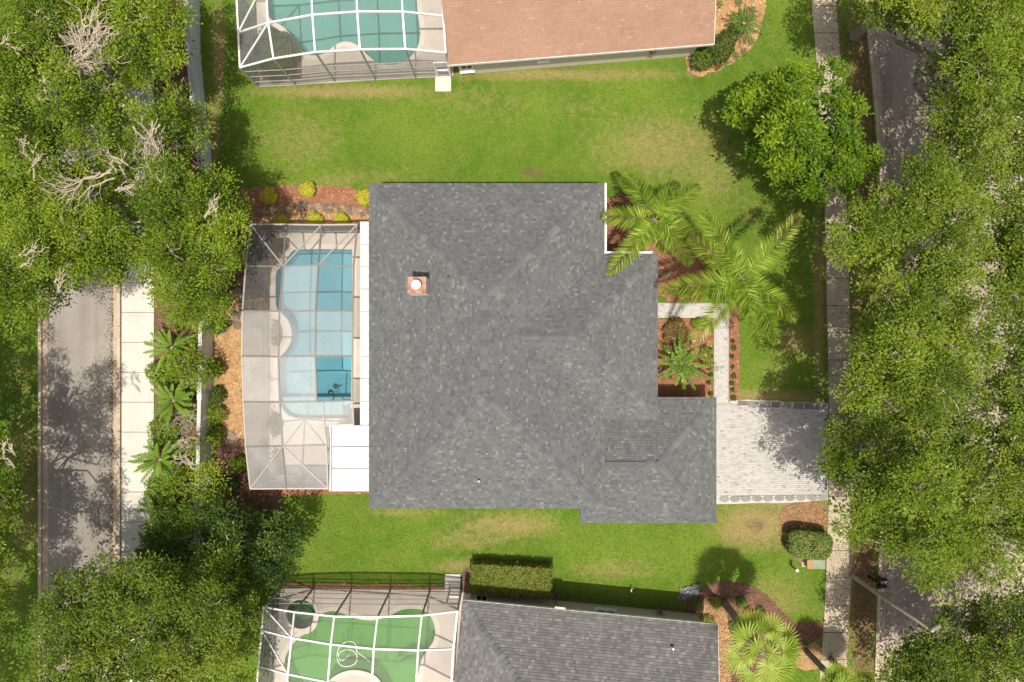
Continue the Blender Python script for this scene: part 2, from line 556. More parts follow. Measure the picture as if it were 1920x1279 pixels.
M['pool_blue'] = surf("blue_plaster", (0.30, 0.52, 0.58), (0.34, 0.56, 0.62), 1.0, 14, 0.06, bump=0)
M['pool_step'] = surf("pale_plaster", (0.46, 0.60, 0.63), (0.51, 0.64, 0.67), 1.0, 14, 0.05, bump=0)
M['pool_teal'] = surf("teal_plaster", (0.40, 0.54, 0.50), (0.45, 0.58, 0.54), 0.6, 14, 0.06, bump=0)
M['pool_green'] = surf("algae_plaster", (0.27, 0.44, 0.17), (0.33, 0.49, 0.22), 0.7, 14, 0.06, bump=0)
M['water_blue'] = watermat("blue_water", (0.54, 0.71, 0.74))
M['water_teal'] = watermat("teal_water", (0.42, 0.62, 0.60))
M['water_green'] = watermat("green_water", (0.48, 0.76, 0.44), ((0.10, 0.25, 0.055), 0.35))
M['water_spa'] = watermat("spa_water", (0.32, 0.48, 0.42))
M['screen_dark'] = screenmat("charcoal_screen", (0.13, 0.125, 0.12), 0.30)
M['screen_pale'] = screenmat("glare_screen", (0.42, 0.42, 0.41), 0.34)  # sun glare on the mesh painted in as a paler, denser screen
M['screen_glare'] = screenmat("strong_glare_screen", (0.52, 0.52, 0.50), 0.38)  # strongest sun glare, likewise put into the screen's colour and cover
M['screen_fine'] = screenmat("clean_screen", (0.30, 0.30, 0.29), 0.16)
M['bark'] = surf("grey_bark", (0.20, 0.165, 0.125), (0.33, 0.285, 0.22), 3, 25, 0.3, bump=0.6, bscale=20)
M['twig'] = surf("pale_twig", (0.30, 0.255, 0.185), (0.42, 0.365, 0.275), 4, 25, 0.2, bump=0)
M['palm_trunk'] = surf("palm_trunk", (0.20, 0.165, 0.12), (0.31, 0.26, 0.20), 3, 20, 0.3, bump=0.6, bscale=14)
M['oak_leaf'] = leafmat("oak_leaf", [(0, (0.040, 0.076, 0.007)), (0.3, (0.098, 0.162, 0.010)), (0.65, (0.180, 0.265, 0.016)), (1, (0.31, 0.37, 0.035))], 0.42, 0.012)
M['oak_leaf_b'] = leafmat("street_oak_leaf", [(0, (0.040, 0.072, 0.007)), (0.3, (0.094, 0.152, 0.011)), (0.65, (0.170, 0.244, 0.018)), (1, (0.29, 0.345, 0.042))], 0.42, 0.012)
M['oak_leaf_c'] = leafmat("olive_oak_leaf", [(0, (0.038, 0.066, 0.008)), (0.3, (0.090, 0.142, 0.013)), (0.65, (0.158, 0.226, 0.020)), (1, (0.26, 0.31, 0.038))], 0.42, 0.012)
M['dark_leaf'] = leafmat("dark_leaf", [(0, (0.022, 0.048, 0.008)), (0.4, (0.046, 0.092, 0.011)), (0.8, (0.080, 0.142, 0.014)), (1, (0.15, 0.21, 0.025))], 0.35, 0.015)
M['magnolia_leaf'] = leafmat("magnolia_leaf", [(0, (0.022, 0.052, 0.005)), (0.35, (0.070, 0.140, 0.007)), (0.75, (0.150, 0.245, 0.011)), (1, (0.27, 0.34, 0.022))], 0.32, 0.012, 0.45)
M['palm_leaf'] = leafmat("palm_leaf", [(0, (0.060, 0.125, 0.010)), (0.45, (0.185, 0.305, 0.023)), (0.8, (0.38, 0.46, 0.062)), (1, (0.72, 0.68, 0.30))], 0.4, 0.015)
M['fan_leaf'] = leafmat("fan_palm_leaf", [(0, (0.10, 0.165, 0.015)), (0.5, (0.23, 0.32, 0.035)), (1, (0.50, 0.52, 0.15))], 0.35, 0.015)
M['cycad_leaf'] = leafmat("cycad_leaf", [(0, (0.030, 0.085, 0.010)), (0.5, (0.085, 0.190, 0.017)), (1, (0.18, 0.31, 0.028))], 0.3, 0.02, 0.4)
M['fern_leaf'] = leafmat("strap_leaf", [(0, (0.050, 0.105, 0.010)), (0.5, (0.135, 0.230, 0.018)), (1, (0.27, 0.36, 0.04))], 0.35, 0.015)
M['lime_leaf'] = leafmat("lime_leaf", [(0, (0.22, 0.24, 0.015)), (0.5, (0.43, 0.43, 0.035)), (1, (0.60, 0.57, 0.07))], 0.35, 0.015)
M['hedge_leaf'] = leafmat("hedge_leaf", [(0, (0.070, 0.090, 0.014)), (0.5, (0.165, 0.205, 0.030)), (0.85, (0.26, 0.28, 0.045)), (0.95, (0.38, 0.18, 0.06)), (1, (0.42, 0.17, 0.07))], 0.3, 0.02)
M['bush_leaf'] = leafmat("viburnum_leaf", [(0, (0.042, 0.072, 0.013)), (0.5, (0.125, 0.180, 0.032)), (1, (0.28, 0.33, 0.085))], 0.25, 0.03)
M['rust_leaf'] = leafmat("croton_leaf", [(0, (0.10, 0.05, 0.02)), (0.4, (0.22, 0.11, 0.03)), (0.7, (0.12, 0.13, 0.025)), (1, (0.35, 0.22, 0.05))], 0.25, 0.05)
M['red_leaf'] = leafmat("red_leaf", [(0, (0.22, 0.012, 0.010)), (1, (0.50, 0.035, 0.022))], 0.3, 0.05)
M['grass'] = leafmat("grass_blade", [(0, (0.048, 0.112, 0.008)), (0.5, (0.096, 0.166, 0.015)), (0.85, (0.195, 0.200, 0.042)), (1, (0.32, 0.26, 0.11))], 0.3, 0.02)
M['rust'] = surf("rusty_steel", (0.25, 0.065, 0.026), (0.36, 0.27, 0.21), 4.2, 20, 0.2, rough=0.7, bump=0.1)
M['box_green'] = surf("utility_green", (0.16, 0.19, 0.12), (0.21, 0.23, 0.15), 3, 20, 0.1, rough=0.5, bump=0)
M['pole'] = surf("weathered_pole", (0.30, 0.26, 0.20), (0.37, 0.325, 0.25), 3, 25, 0.15)
M['tarp'] = surf("grey_plastic_sheet", (0.10, 0.10, 0.115), (0.24, 0.24, 0.26), 4, 10, 0.2, rough=0.35, bump=0.3, bscale=8)
# ------------------------------------------------------------------ plan outlines used by several builders (photograph pixels on the ground)
POOL_MAIN = [(548, 468), (560, 467), (600, 466), (656, 467), (662, 467), (662, 474), (662, 560), (661, 660), (659, 776), (659, 784), (650, 785), (600, 786), (546, 785), (530, 770), (522, 752), (521, 700),
             (522, 670), (534, 660), (545, 642), (547, 622), (541, 602), (528, 588), (517, 580), (516, 545), (516, 508), (527, 500), (538, 484)]
POOL_TEAL = [(497, -90), (498, 20), (507, 40), (530, 50), (548, 70), (557, 88), (567, 100), (583, 106), (600, 106), (616, 98), (627, 88), (640, 80),
             (656, 80), (673, 88), (687, 103), (703, 117), (720, 123), (740, 123), (756, 119), (773, 107), (785, 90), (790, 67), (788, 43), (783, 20), (781, -90), (640, -130)]
POOL_GREEN = [(597, 1151), (622, 1143), (640, 1147), (660, 1155), (680, 1161), (704, 1162), (728, 1154), (753, 1141), (775, 1139), (797, 1142),
              (810, 1156), (818, 1176), (816, 1200), (802, 1219), (791, 1236), (786, 1260), (780, 1300), (765, 1335), (740, 1330), (720, 1290),
              (709, 1271), (693, 1262), (668, 1256), (646, 1259), (627, 1268), (614, 1281), (604, 1310), (580, 1325), (556, 1310), (540, 1275), (531, 1252), (535, 1227),
              (548, 1206), (565, 1189), (584, 1185), (594, 1172)]
DECK_MAIN = [(505, 433), (728, 433), (728, 925), (620, 925), (620, 912), (505, 908)]
DECK_TEAL = [(478, -110), (485, 164), (850, 142), (846, -110)]
DECK_GREEN = [(524, 1104), (884, 1111), (868, 1400), (508, 1400)]
SPA = [(565 + 28.5 * math.cos(a), 1151 + 28.5 * math.sin(a)) for a in np.linspace(0, 2 * PI, 25)[:-1]]
pool_main, pool_teal, pool_green = (smooth_loop(W2(p), k) for p, k in ((POOL_MAIN, 1), (POOL_TEAL, 2), (POOL_GREEN, 2)))
spa_loop = W2(SPA)
WALL_PATH = [(372, -90), (372, 30), (374, 110), (383, 200), (392, 275), (398, 345), (399, 480), (398, 600), (396, 740), (392, 900), (386, 1080), (381, 1250), (379, 1370)]
WALK_L = [(1516, -90), (1520, 0), (1531, 130), (1545, 370), (1549, 560), (1553, 740), (1553, 930), (1549, 1030), (1545, 1150), (1535, 1279), (1528, 1370)]
WALK_R = [(1562, -90), (1567, 0), (1577, 130), (1586, 370), (1592, 560), (1596, 740), (1592, 930), (1597, 1030), (1593, 1150), (1585, 1279), (1578, 1370)]
KERB_R = [(1618, -90), (1625, 50), (1640, 200), (1650, 340), (1656, 640), (1653, 900), (1648, 1060), (1640, 1279), (1634, 1370)]

# ------------------------------------------------------------------ ground sheet
def field(P, patches):
    f = np.zeros(len(P))
    for px, py, rx, ry, a in patches:
        c = W(px, py)
        d = np.hypot((P[:, 0] - c[0]) / (rx / PPM), (P[:, 1] - c[1]) / (ry / PPM))
        f = np.maximum(f, a * np.clip(1.35 - d, 0, 1))
    return f

DRY = [(1250, 275, 150, 70, .62), (1330, 330, 80, 60, .5), (560, 262, 90, 70, .42), (900, 190, 160, 40, .3), (700, 330, 120, 22, .35), (620, 340, 60, 14, .5),
       (1050, 140, 260, 14, .8), (650, 172, 190, 14, .85), (950, 985, 110, 28, .75), (880, 1012, 90, 24, .55), (1420, 985, 90, 50, 1.0), (1500, 960, 70, 30, 1.0),
       (1385, 995, 50, 34, .9), (1150, 1068, 90, 22, .5), (860, 1062, 50, 16, .7), (1450, 1120, 80, 50, .5), (1490, 640, 50, 34, .7), (1440, 742, 110, 14, .9),
       (1300, 600, 60, 60, .3), (410, 100, 14, 110, .9), (400, 250, 14, 90, .8), (1535, 560, 12, 220, .85), (1400, 390, 60, 50, .3), (1455, 700, 40, 40, .35),
       (45, 830, 40, 60, .5), (55, 960, 30, 90, .6), (1610, 300, 26, 420, .8), (1615, 1000, 30, 420, .8), (1100, 200, 70, 30, .3), (760, 960, 90, 14, .5), (1360, 700, 30, 60, .4)]
DIRT = [(990, 322, 20, 11, 1.0), (1012, 326, 18, 18, .75), (1060, 127, 260, 7, .7), (1150, 1078, 60, 7, .8), (640, 168, 190, 6, .8), (1418, 985, 30, 22, .8),
        (1615, 300, 26, 400, .8), (1618, 1000, 32, 420, 1.0), (410, 60, 12, 200, .5), (40, 700, 40, 90, .6), (60, 860, 26, 60, .7), (30, 1080, 36, 120, .6), (880, 1062, 26, 10, .7), (1480, 1140, 60, 20, .5), (1545, 650, 6, 220, .6),
        (1385, 1010, 18, 10, .7), (60, 990, 24, 40, .5), (1085, 1150, 260, 12, .6), (1300, 1138, 40, 20, .8)]

def build_ground():
    st = 0.25
    xs = np.arange(-31, 31.01, st); ys = np.arange(-22, 22.01, st)
    X, Y = np.meshgrid(xs, ys)
    P = np.stack([X.ravel(), Y.ravel()], 1)
    nx, ny = len(xs), len(ys)
    idx = np.arange(nx * ny).reshape(ny, nx)
    F = np.stack([idx[:-1, :-1].ravel(), idx[:-1, 1:].ravel(), idx[1:, 1:].ravel(), idx[1:, :-1].ravel()], 1)
    cen = P[F].mean(axis=1)
    bad = np.zeros(len(F), bool)
    for lp in (pool_main, pool_teal, pool_green, spa_loop):
        bad |= inpoly(cen, offset_loop(lp, 0.2)) | (edge_dist(cen, lp) < 0.2)
    F = F[~bad]
    V = np.concatenate([P, np.zeros((len(P), 1))], 1)
    # outer ring to the horizon
    B = 600.0
    n0 = len(V)
    V = np.concatenate([V, [(-B, -B, 0), (B, -B, 0), (B, B, 0), (-B, B, 0), (xs[0], ys[0], 0), (xs[-1], ys[0], 0), (xs[-1], ys[-1], 0), (xs[0], ys[-1], 0)]])
    F = np.concatenate([F, np.array([(n0, n0 + 1, n0 + 5, n0 + 4), (n0 + 1, n0 + 2, n0 + 6, n0 + 5), (n0 + 2, n0 + 3, n0 + 7, n0 + 6), (n0 + 3, n0, n0 + 4, n0 + 7)])])
    o = struct(ob("ground", V, F, M['lawn']))
    for nm, pt in (("dry", DRY), ("dirt", DIRT)):
        a = o.data.attributes.new(nm, 'FLOAT', 'POINT')
        a.data.foreach_set("value", field(V[:, :2], pt).astype(np.float32))
    return o
ground = build_ground()

# ------------------------------------------------------------------ left road, kerbs and pavement
Y0, Y1 = W(0, 1400)[1], W(0, -120)[1]
X = lambda px: (px - 960.0) / PPM
struct(MB().prism([(X(88), Y0), (X(213), Y0), (X(213), Y1), (X(88), Y1)], -0.05, 0.006).build("road", M['asphalt']))

def kerb_line(px_kerb, px_gut0, px_gut1):
    g = struct(MB().prism([(X(px_gut0), Y0), (X(px_gut1), Y0), (X(px_gut1), Y1), (X(px_gut0), Y1)], -0.05, 0.014).build("kerb_gutter", M['gutter_pan']))
    y = Y0
    k = 0
    while y < Y1:
        L = 2.9
        mb = MB().box((X(px_kerb), y + L / 2, 0.05), (0.19, L - 0.02, 0.2), bevel=0.025)
        mb.build("kerb_stone", M['kerb'], g)
        y += L
    return g
kerb_line(77, 80, 90)
kerb_line(224.5, 211.5, 222)

sw = struct(MB().prism([(X(229), Y0), (X(290), Y0), (X(290), Y1), (X(229), Y1)], -0.05, 0.02).build("sidewalk", M['joint']))
for k in range(-12, 15):
    ya, yb = 586 + 56 * k, 586 + 56 * (k + 1)
    cy = W(0, (ya + yb) / 2)[1]
    MB().box((X(259.5), cy, 0.035), (61 / PPM - 0.01, 56 / PPM - 0.022, 0.09), bevel=0.01).build("slab", M['slab_white'], sw)

# ------------------------------------------------------------------ right pavement, street, kerb
def interp_path(path, ys):
    p = np.array(path, float)
    return np.interp(ys, p[:, 1], p[:, 0])
ysl = np.arange(-90, 1371, 51.0)
ax_, bx_ = interp_path(WALK_L, ysl), interp_path(WALK_R, ysl)
outl = W2(list(zip(ax_, ysl)) + list(zip(bx_, ysl))[::-1])
sw2 = struct(MB().prism(outl, -0.05, 0.02).build("sidewalk", M['joint']))
for k in range(len(ysl) - 1):
    g = 0.7
    q = W2([(ax_[k] + .3, ysl[k] + g), (bx_[k] - .3, ysl[k] + g), (bx_[k + 1] - .3, ysl[k + 1] - g), (ax_[k + 1] + .3, ysl[k + 1] - g)])
    MB().prism(q, -0.02, 0.075 + 0.008 * math.sin(k * 2.3)).build("slab", M['slab_grey'], sw2)
yk = np.arange(-90, 1371, 40.0)
kx = interp_path(KERB_R, yk)
struct(MB().prism(W2(list(zip(kx + 10, yk)) + list(zip(kx + 268, yk))[::-1]), -0.05, 0.006).build("street", M['asphalt_street']))
for off, sgn in ((0, 1), (278, -1)):
    g = struct(MB().prism(W2(list(zip(kx + off + 4 * sgn, yk)) + list(zip(kx + off + 15 * sgn, yk))[::-1]), -0.05, 0.014).build("kerb_gutter", M['gutter_pan']))
    for k in range(0, len(yk) - 2, 2):
        q = [(kx[k] + off - 2.5, yk[k] + .4), (kx[k + 1] + off - 2.5, yk[k + 1]), (kx[k + 2] + off - 2.5, yk[k + 2] - .4), (kx[k + 2] + off + 3.5, yk[k + 2] - .4), (kx[k + 1] + off + 3.5, yk[k + 1]), (kx[k] + off + 3.5, yk[k] + .4)]
        MB().prism(W2(q), -0.05, 0.15).build("kerb_stone", M['kerb'], g)

# ------------------------------------------------------------------ planting beds
BEDS = []
def chips(parent, poly, mat, per_m2, seed, z=0.02, size=(0.05, 0.11)):
    r = np.random.default_rng(seed)
    p = np.array(poly)
    lo, hi = p.min(0), p.max(0)
    n = int(per_m2 * (hi - lo).prod())
    P = r.uniform(lo, hi, (n, 2))
    P = P[inpoly(P, poly)]
    n = len(P)
    L = r.uniform(*size, n); w = L * r.uniform(0.25, 0.6, n); a = r.uniform(0, 2 * PI, n)
    tx, ty = r.normal(0, .35, n), r.normal(0, .35, n)
    V = np.zeros((n, 4, 3))
    for k, (sx, sy) in enumerate(((-1, -1), (1, -1), (1, 1), (-1, 1))):
        dx, dy = sx * L / 2, sy * w / 2
        V[:, k, 0] = P[:, 0] + dx * np.cos(a) - dy * np.sin(a)
        V[:, k, 1] = P[:, 1] + dx * np.sin(a) + dy * np.cos(a)
        V[:, k, 2] = z + 0.015 + dx * tx + dy * ty
    return stuff(ob("wood_chips", V, np.arange(n * 4).reshape(n, 4), mat, parent))

def bed(px, kind, seed, z=0.02, per=150, wob=0.07, round_=1):
    poly = wobble(smooth_loop(W2(px), round_), 0.3, wob, seed)
    BEDS.append(poly)
    v, f = sheet(poly, [], z)
    o = struct(ob("mulch_bed", v, f, M['mulch_' + kind]))
    chips(o, poly, M['chip_' + kind], per, seed, z)
    return o
bed([(436, 356), (500, 350), (580, 345), (640, 351), (720, 358), (720, 402), (560, 398), (500, 410), (440, 412)], 'red', 1)
bed([(440, 398), (505, 392), (580, 384), (720, 392), (720, 436), (440, 436)], 'tan', 2, 0.026)
bed([(402, 396), (446, 400), (470, 424), (520, 424), (520, 560), (402, 560)], 'brown', 3, 0.032)
bed([(402, 545), (520, 545), (520, 800), (500, 850), (402, 830)], 'tan', 4, 0.024)
bed([(402, 815), (440, 820), (520, 830), (520, 905), (530, 925), (528, 968), (480, 975), (402, 1010)], 'brown', 5, 0.028)
bed([(460, 905), (728, 905), (728, 924), (600, 926), (530, 930), (465, 925)], 'red', 6, 0.034, wob=0.03)
bed([(291, -110), (372, -110), (374, 110), (398, 345), (396, 740), (386, 1080), (380, 1380), (291, 1380)], 'brown', 7, 0.02, per=50, wob=0.03)
bed([(1120, 378), (1165, 366), (1215, 378), (1262, 420), (1330, 455), (1352, 500), (1350, 566), (1220, 566), (1220, 500), (1110, 500)], 'red', 8, 0.022)
bed([(1215, 598), (1336, 598), (1336, 770), (1215, 770)], 'red', 9, 0.022, wob=0.02, round_=0)
bed([(1366, 560), (1384, 566), (1387, 640), (1385, 752), (1366, 752)], 'red', 10, 0.022, wob=0.03)
bed([(1290, 10), (1290, -110), (1430, -110), (1436, 20), (1420, 75), (1385, 115), (1330, 142), (1288, 140), (1285, 100)], 'tan', 11, 0.022)
bed([(1280, 1150), (1292, 1120), (1330, 1095), (1380, 1090), (1430, 1105), (1470, 1150), (1495, 1172), (1545, 1160), (1540, 1200), (1500, 1205), (1480, 1230), (1470, 1279), (1450, 1400), (1290, 1400), (1288, 1240)], 'brown', 12, 0.022)
bed([(1300, 1140), (1330, 1112), (1360, 1140), (1370, 1190), (1372, 1300), (1330, 1300), (1310, 1180)], 'tan', 13, 0.030, wob=0.1)
bed([(1490, 1205), (1540, 1203), (1540, 1255), (1500, 1258), (1486, 1232)], 'tan', 14, 0.03)
bed([(1462, 952), (1500, 940), (1551, 941), (1551, 1000), (1546, 1060), (1505, 1058), (1478, 1035), (1462, 1000)], 'litter', 15, 0.022, wob=0.16, round_=2)
bed([(570, 1094), (835, 1096), (835, 1108), (526, 1106), (520, 1092)], 'litter', 16, 0.022)
bed([(868, 1068), (884, 1062), (884, 1090), (1040, 1100), (1060, 1140), (880, 1120), (866, 1106)], 'brown', 17, 0.022)

# ------------------------------------------------------------------ driveway and path
DRIVE = [(1290, 757), (1366, 757), (1552, 768), (1552, 927), (1290, 930)]
def pavers(name, poly_px, z, pl, pw, rot, seed, edge=()):
    poly = W2(poly_px)
    base = struct(MB().prism(poly, -0.05, z).build(name, M['paver_joint']))
    p = np.array(poly); lo, hi = p.min(0) - .3, p.max(0) + .3
    r = np.random.default_rng(seed)
    mb = MB()
    row = 0
    y = lo[1]
    cand = []
    while y < hi[1]:
        x = lo[0] + (row % 2) * pl / 2 + r.uniform(-.02, .02)
        while x < hi[0]:
            cand.append((x, y)); x += pl
        y += pw; row += 1
    C = np.array(cand)
    corners = [inpoly(C + np.array(d), poly) for d in ((-pl / 2, -pw / 2), (pl / 2, -pw / 2), (pl / 2, pw / 2), (-pl / 2, pw / 2))]
    C = C[np.logical_and.reduce(corners)]
    for x, y in C:
        mb.box((x, y, z + 0.004 + r.uniform(-.003, .003)), (pl - 0.008, pw - 0.008, 0.03), bevel=0.004)
    stuff(mb.build("pavers", M['paver'], base))
    BEDS.append(poly)
    return base
drive = pavers("driveway", DRIVE, 0.05, 0.205, 0.105, 0, 21)
BEDS.append(W2([(1340, 748), (1552, 748), (1552, 946), (1340, 946)]))
# pale mortar strips with stones set in them along both long edges
def stone_mesh(rx, ry, h, seed, n=9, jag=0.12):
    r = np.random.default_rng(seed)
    pts = [(rx * math.cos(a) * (1 + r.normal(0, jag)), ry * math.sin(a) * (1 + r.normal(0, jag))) for a in np.linspace(0, 2 * PI, n + 1)[:-1]]
    v = [(x, y, -0.05) for x, y in pts] + [(x, y, h * .75) for x, y in pts] + [(x * .86, y * .86, h) for x, y in pts]
    f = [tuple(range(2 * n, 3 * n))]
    for a in (0, n):
        f += [(a + i, a + (i + 1) % n, a + n + (i + 1) % n, a + n + i) for i in range(n)]
    return mesh_np("edging_stone", v, f)
def edging(poly_px, mat_strip):
    return struct(MB().prism(wobble(W2(poly_px), .4, .02, 5), -0.05, 0.045).build("driveway_edging", mat_strip))
es = edging([(1290, 931), (1552, 928), (1552, 937), (1480, 942), (1345, 945), (1290, 945)], M['paver'])
en = edging([(1368, 752), (1400, 749), (1552, 756), (1552, 767), (1366, 756)], M['paver'])
smeshes = [stone_mesh(.29, .18, .035, s, 10, .07) for s in range(5)]
for k in range(10):
    px = 1357 + k * 20.6
    piece("edging_stone", smeshes[k % 5], M['edging'], es, (*W(px, 935.5 - k * .35)[:2], 0.03), 0.2 * math.sin(k * 3.1))
def trap_mesh(seed):
    r = np.random.default_rng(seed)
    a, b = r.uniform(.16, .30), r.uniform(.24, .36)
    pts = [(-b, -.17), (b * r.uniform(.5, 1), -.18), (a * 1.05, .16), (-a, .18)]
    n = 4
    v = [(x, y, -0.05) for x, y in pts] + [(x, y, .03) for x, y in pts] + [(x * .9, y * .9, .04) for x, y in pts]
    f = [tuple(range(8, 12))] + [(q + i, q + (i + 1) % n, q + n + (i + 1) % n, q + n + i) for q in (0, 4) for i in range(n)]
    return mesh_np("edging_stone", v, f)
for k in range(8):
    px = 1392 + k * 20.9
    piece("edging_stone", trap_mesh(40 + k), M['edging_dark'], en, (*W(px, 757.2 + k * .75)[:2], 0.028), -0.03)
mb = MB()
c = W(1547.5, 848)
dr = struct(mb.box((c[0], c[1], 0.055), (0.13, 142 / PPM, 0.03)).build("drain_channel", M['black']))
for k in range(24):
    yy = W(0, 779 + k * 6)[1]
    MB().box((c[0], yy, 0.073), (0.11, 0.035, 0.012)).build("grate_bar", M['bronze_metal'], dr)
struct(MB().prism(W2([(1592, 770), (1640, 758), (1640, 940), (1592, 926)]), -0.05, 0.06).build("driveway_apron", M['slab_grey']))
BEDS.append(W2([(1592, 770), (1640, 758), (1640, 940), (1592, 926)]))
pavers("garden_path", [(1200, 568), (1366, 568), (1366, 757), (1338, 757), (1338, 596), (1200, 596)], 0.04, 0.205, 0.155, 0, 22)

# concrete pad outside the neighbour's screen door, step pad at the other one
o = MB().box((*W(831, 156)[:2], 0.05), (30 / PPM, 33 / PPM, 0.1), bevel=0.015).build("concrete_pad", M['slab_white'])
tag(o, "white square concrete pad outside the white pool cage door, salmon-roofed house", "concrete pad")
c = W(849, 1091)
t_ = thing("door_step", "pale stepped slab outside the cage door of the green pool", "step", (c[0], c[1], 0))
for k in range(5):
    MB().box((c[0], c[1] + .36 - k * .18, 0.05 + k * 0.012), (0.85, 0.175, 0.1 + k * 0.02), bevel=0.01).build("tread", M['slab_white'], t_)

# ------------------------------------------------------------------ boundary wall
wp = [np.array(W(*p)[:2]) for p in WALL_PATH]
bw = thing("boundary_wall", "white rendered boundary wall between the left pavement and the gardens", "wall", (*W(396, 740)[:2], 0))
def strip(path, half, z0, z1, name, mat, parent):
    L, R = [], []
    for i, p in enumerate(path):
        t = path[min(i + 1, len(path) - 1)] - path[max(i - 1, 0)]
        t = t / np.linalg.norm(t); nrm = np.array((t[1], -t[0]))
        L.append(tuple(p + nrm * half)); R.append(tuple(p - nrm * half))
    v, f, n = [], [], len(L)
    for z in (z0, z1):
        v += [(*q, z) for q in L] + [(*q, z) for q in R]
    for i in range(n - 1):
        f += [(i, i + 1, 2 * n + i + 1, 2 * n + i), (n + i + 1, n + i, 3 * n + i, 3 * n + i + 1), (2 * n + i, 2 * n + i + 1, 3 * n + i + 1, 3 * n + i)]
    f += [(0, 2 * n, 3 * n, n), (n - 1, 2 * n - 1, 4 * n - 1, 3 * n - 1)]
    return ob(name, v, f, mat, parent)
strip(wp, 0.08, -0.05, 1.45, "wall_panel", M['wall_white'], bw)
strip(wp, 0.10, 1.45, 1.53, "coping", M['wall_cap'], bw)
for i in range(1, len(wp) - 1):
    p = wp[i]
    MB().box((p[0], p[1], 0.8), (0.24, 0.32, 1.57), bevel=0.04).build("pier", M['wall_white'], bw)

# ------------------------------------------------------------------ pools and decks
def pool(label, loop, mats, depth, loc_px, deck_z=0.03, steps=None, cw=0.24):
    c = W(*loc_px)
    t = thing("swimming_pool", label, "pool", (c[0], c[1], 0))
    lp = loop if area2(loop) > 0 else loop[::-1]
    n = len(lp)
    inner = offset_loop(lp, -0.12)
    v = [(x, y, deck_z - .01) for x, y in lp] + [(x, y, -depth * .8) for x, y in lp] + [(x, y, -depth) for x, y in inner]
    f = [(i, (i + 1) % n, a + (i + 1) % n, a + i) for i in [] for a in []]
    for a in (0, n):
        f += [(a + (i + 1) % n, a + i, a + n + i, a + n + (i + 1) % n) for i in range(n)]
    vv, ff = sheet(inner, [], -depth)
    mb = MB(); mb.add(v, f); mb.add(vv, ff)
    mb.build("basin", M[mats[0]], t)
    vv, ff = sheet(offset_loop(lp, -0.005), [], -0.09)
    ob("water", vv, ff, M[mats[1]], t)
    # coping ring
    o1, i1 = offset_loop(lp, cw), offset_loop(lp, -0.035)
    v = [(x, y, deck_z + 0.022) for x, y in i1] + [(x, y, deck_z + 0.022) for x, y in o1] + [(x, y, deck_z - 0.03) for x, y in i1] + [(x, y, deck_z - 0.03) for x, y in o1]
    f = []
    for i in range(n):
        j = (i + 1) % n
        f += [(i, n + i, n + j, j), (i, j, 2 * n + j, 2 * n + i), (n + i, 3 * n + i, 3 * n + j, n + j)]
    ob("coping", v, f, M['coping'], t)
    for st in steps or []:
        sp, sz, sm = st
        MB().prism(W2(sp), -depth, sz).build("step", M[sm], t)
    return t

def deck(name, px, loops, z=0.03):
    o = W2(px)
    v, f = sheet(o, loops, z)
    mb = MB().add(v, f)
    n = len(o)
    p = o if area2(o) > 0 else o[::-1]
    mb.add([(x, y, z) for x, y in p] + [(x, y, -.05) for x, y in p], [(i, n + i, n + (i + 1) % n, (i + 1) % n) for i in range(n)])
    BEDS.append(o)
    return struct(mb.build(name, M['deck']))

PL_A = [(513, 447), (543, 446), (543, 462), (531, 478), (513, 490)]
PL_B = [(509, 598), (522, 600), (530, 615), (531, 632), (525, 648), (509, 650)]
PL_C = [(508, 765), (522, 775), (534, 792), (528, 812), (512, 822), (506, 800)]
PL_D = [(513, 838), (530, 842), (536, 890), (512, 890)]
deck("pool_deck", DECK_MAIN, [pool_main] + [W2(p) for p in (PL_A, PL_B, PL_C, PL_D)])
pool("blue swimming pool under the grey pool cage of the dark-roofed house", pool_main, ('pool_blue', 'water_blue'), 1.25, (590, 640),
     steps=[([(524, 746), (657, 746), (657, 782), (548, 782), (532, 768), (524, 756)], -0.55, 'pool_step')])
PL_T = [(503, 52), (520, 54), (540, 67), (552, 86), (562, 100), (566, 112), (566, 148), (494, 150), (482, 118), (488, 78)]
deck("pool_deck", DECK_TEAL, [pool_teal, W2(PL_T)])
pool("teal swimming pool under the white cage beside the salmon roof", pool_teal, ('pool_teal', 'water_teal'), 1.2, (650, 30))
deck("pool_deck", DECK_GREEN, [pool_green, spa_loop])
pool("green algae-tinted kidney pool under the white cage", pool_green, ('pool_green', 'water_green'), 1.2, (680, 1210),
     steps=[([(742, 1262), (750, 1246), (768, 1238), (784, 1240), (780, 1290), (750, 1310)], -0.35, 'pool_green'), ([(732, 1272), (742, 1242), (768, 1226), (790, 1230), (785, 1310), (745, 1320)], -0.6, 'pool_green')])
pool("round dark green spa in the deck beside the green pool", spa_loop, ('pool_green', 'water_spa'), 0.8, (565, 1151), deck_z=0.055, cw=0.16)

# soil and kerbs of the planters set into the decks
PLANTERS = []
for px, kind in ((PL_A, 'brown'), (PL_B, 'brown'), (PL_C, 'brown'), (PL_D, 'brown'), (PL_T, 'brown')):
    poly = W2(px)
    v, f = sheet(poly, [], 0.012)
    o = struct(ob("planter_soil", v, f, M['mulch_' + kind]))
    chips(o, poly, M['chip_' + kind], 110, len(px) * 7, 0.012)
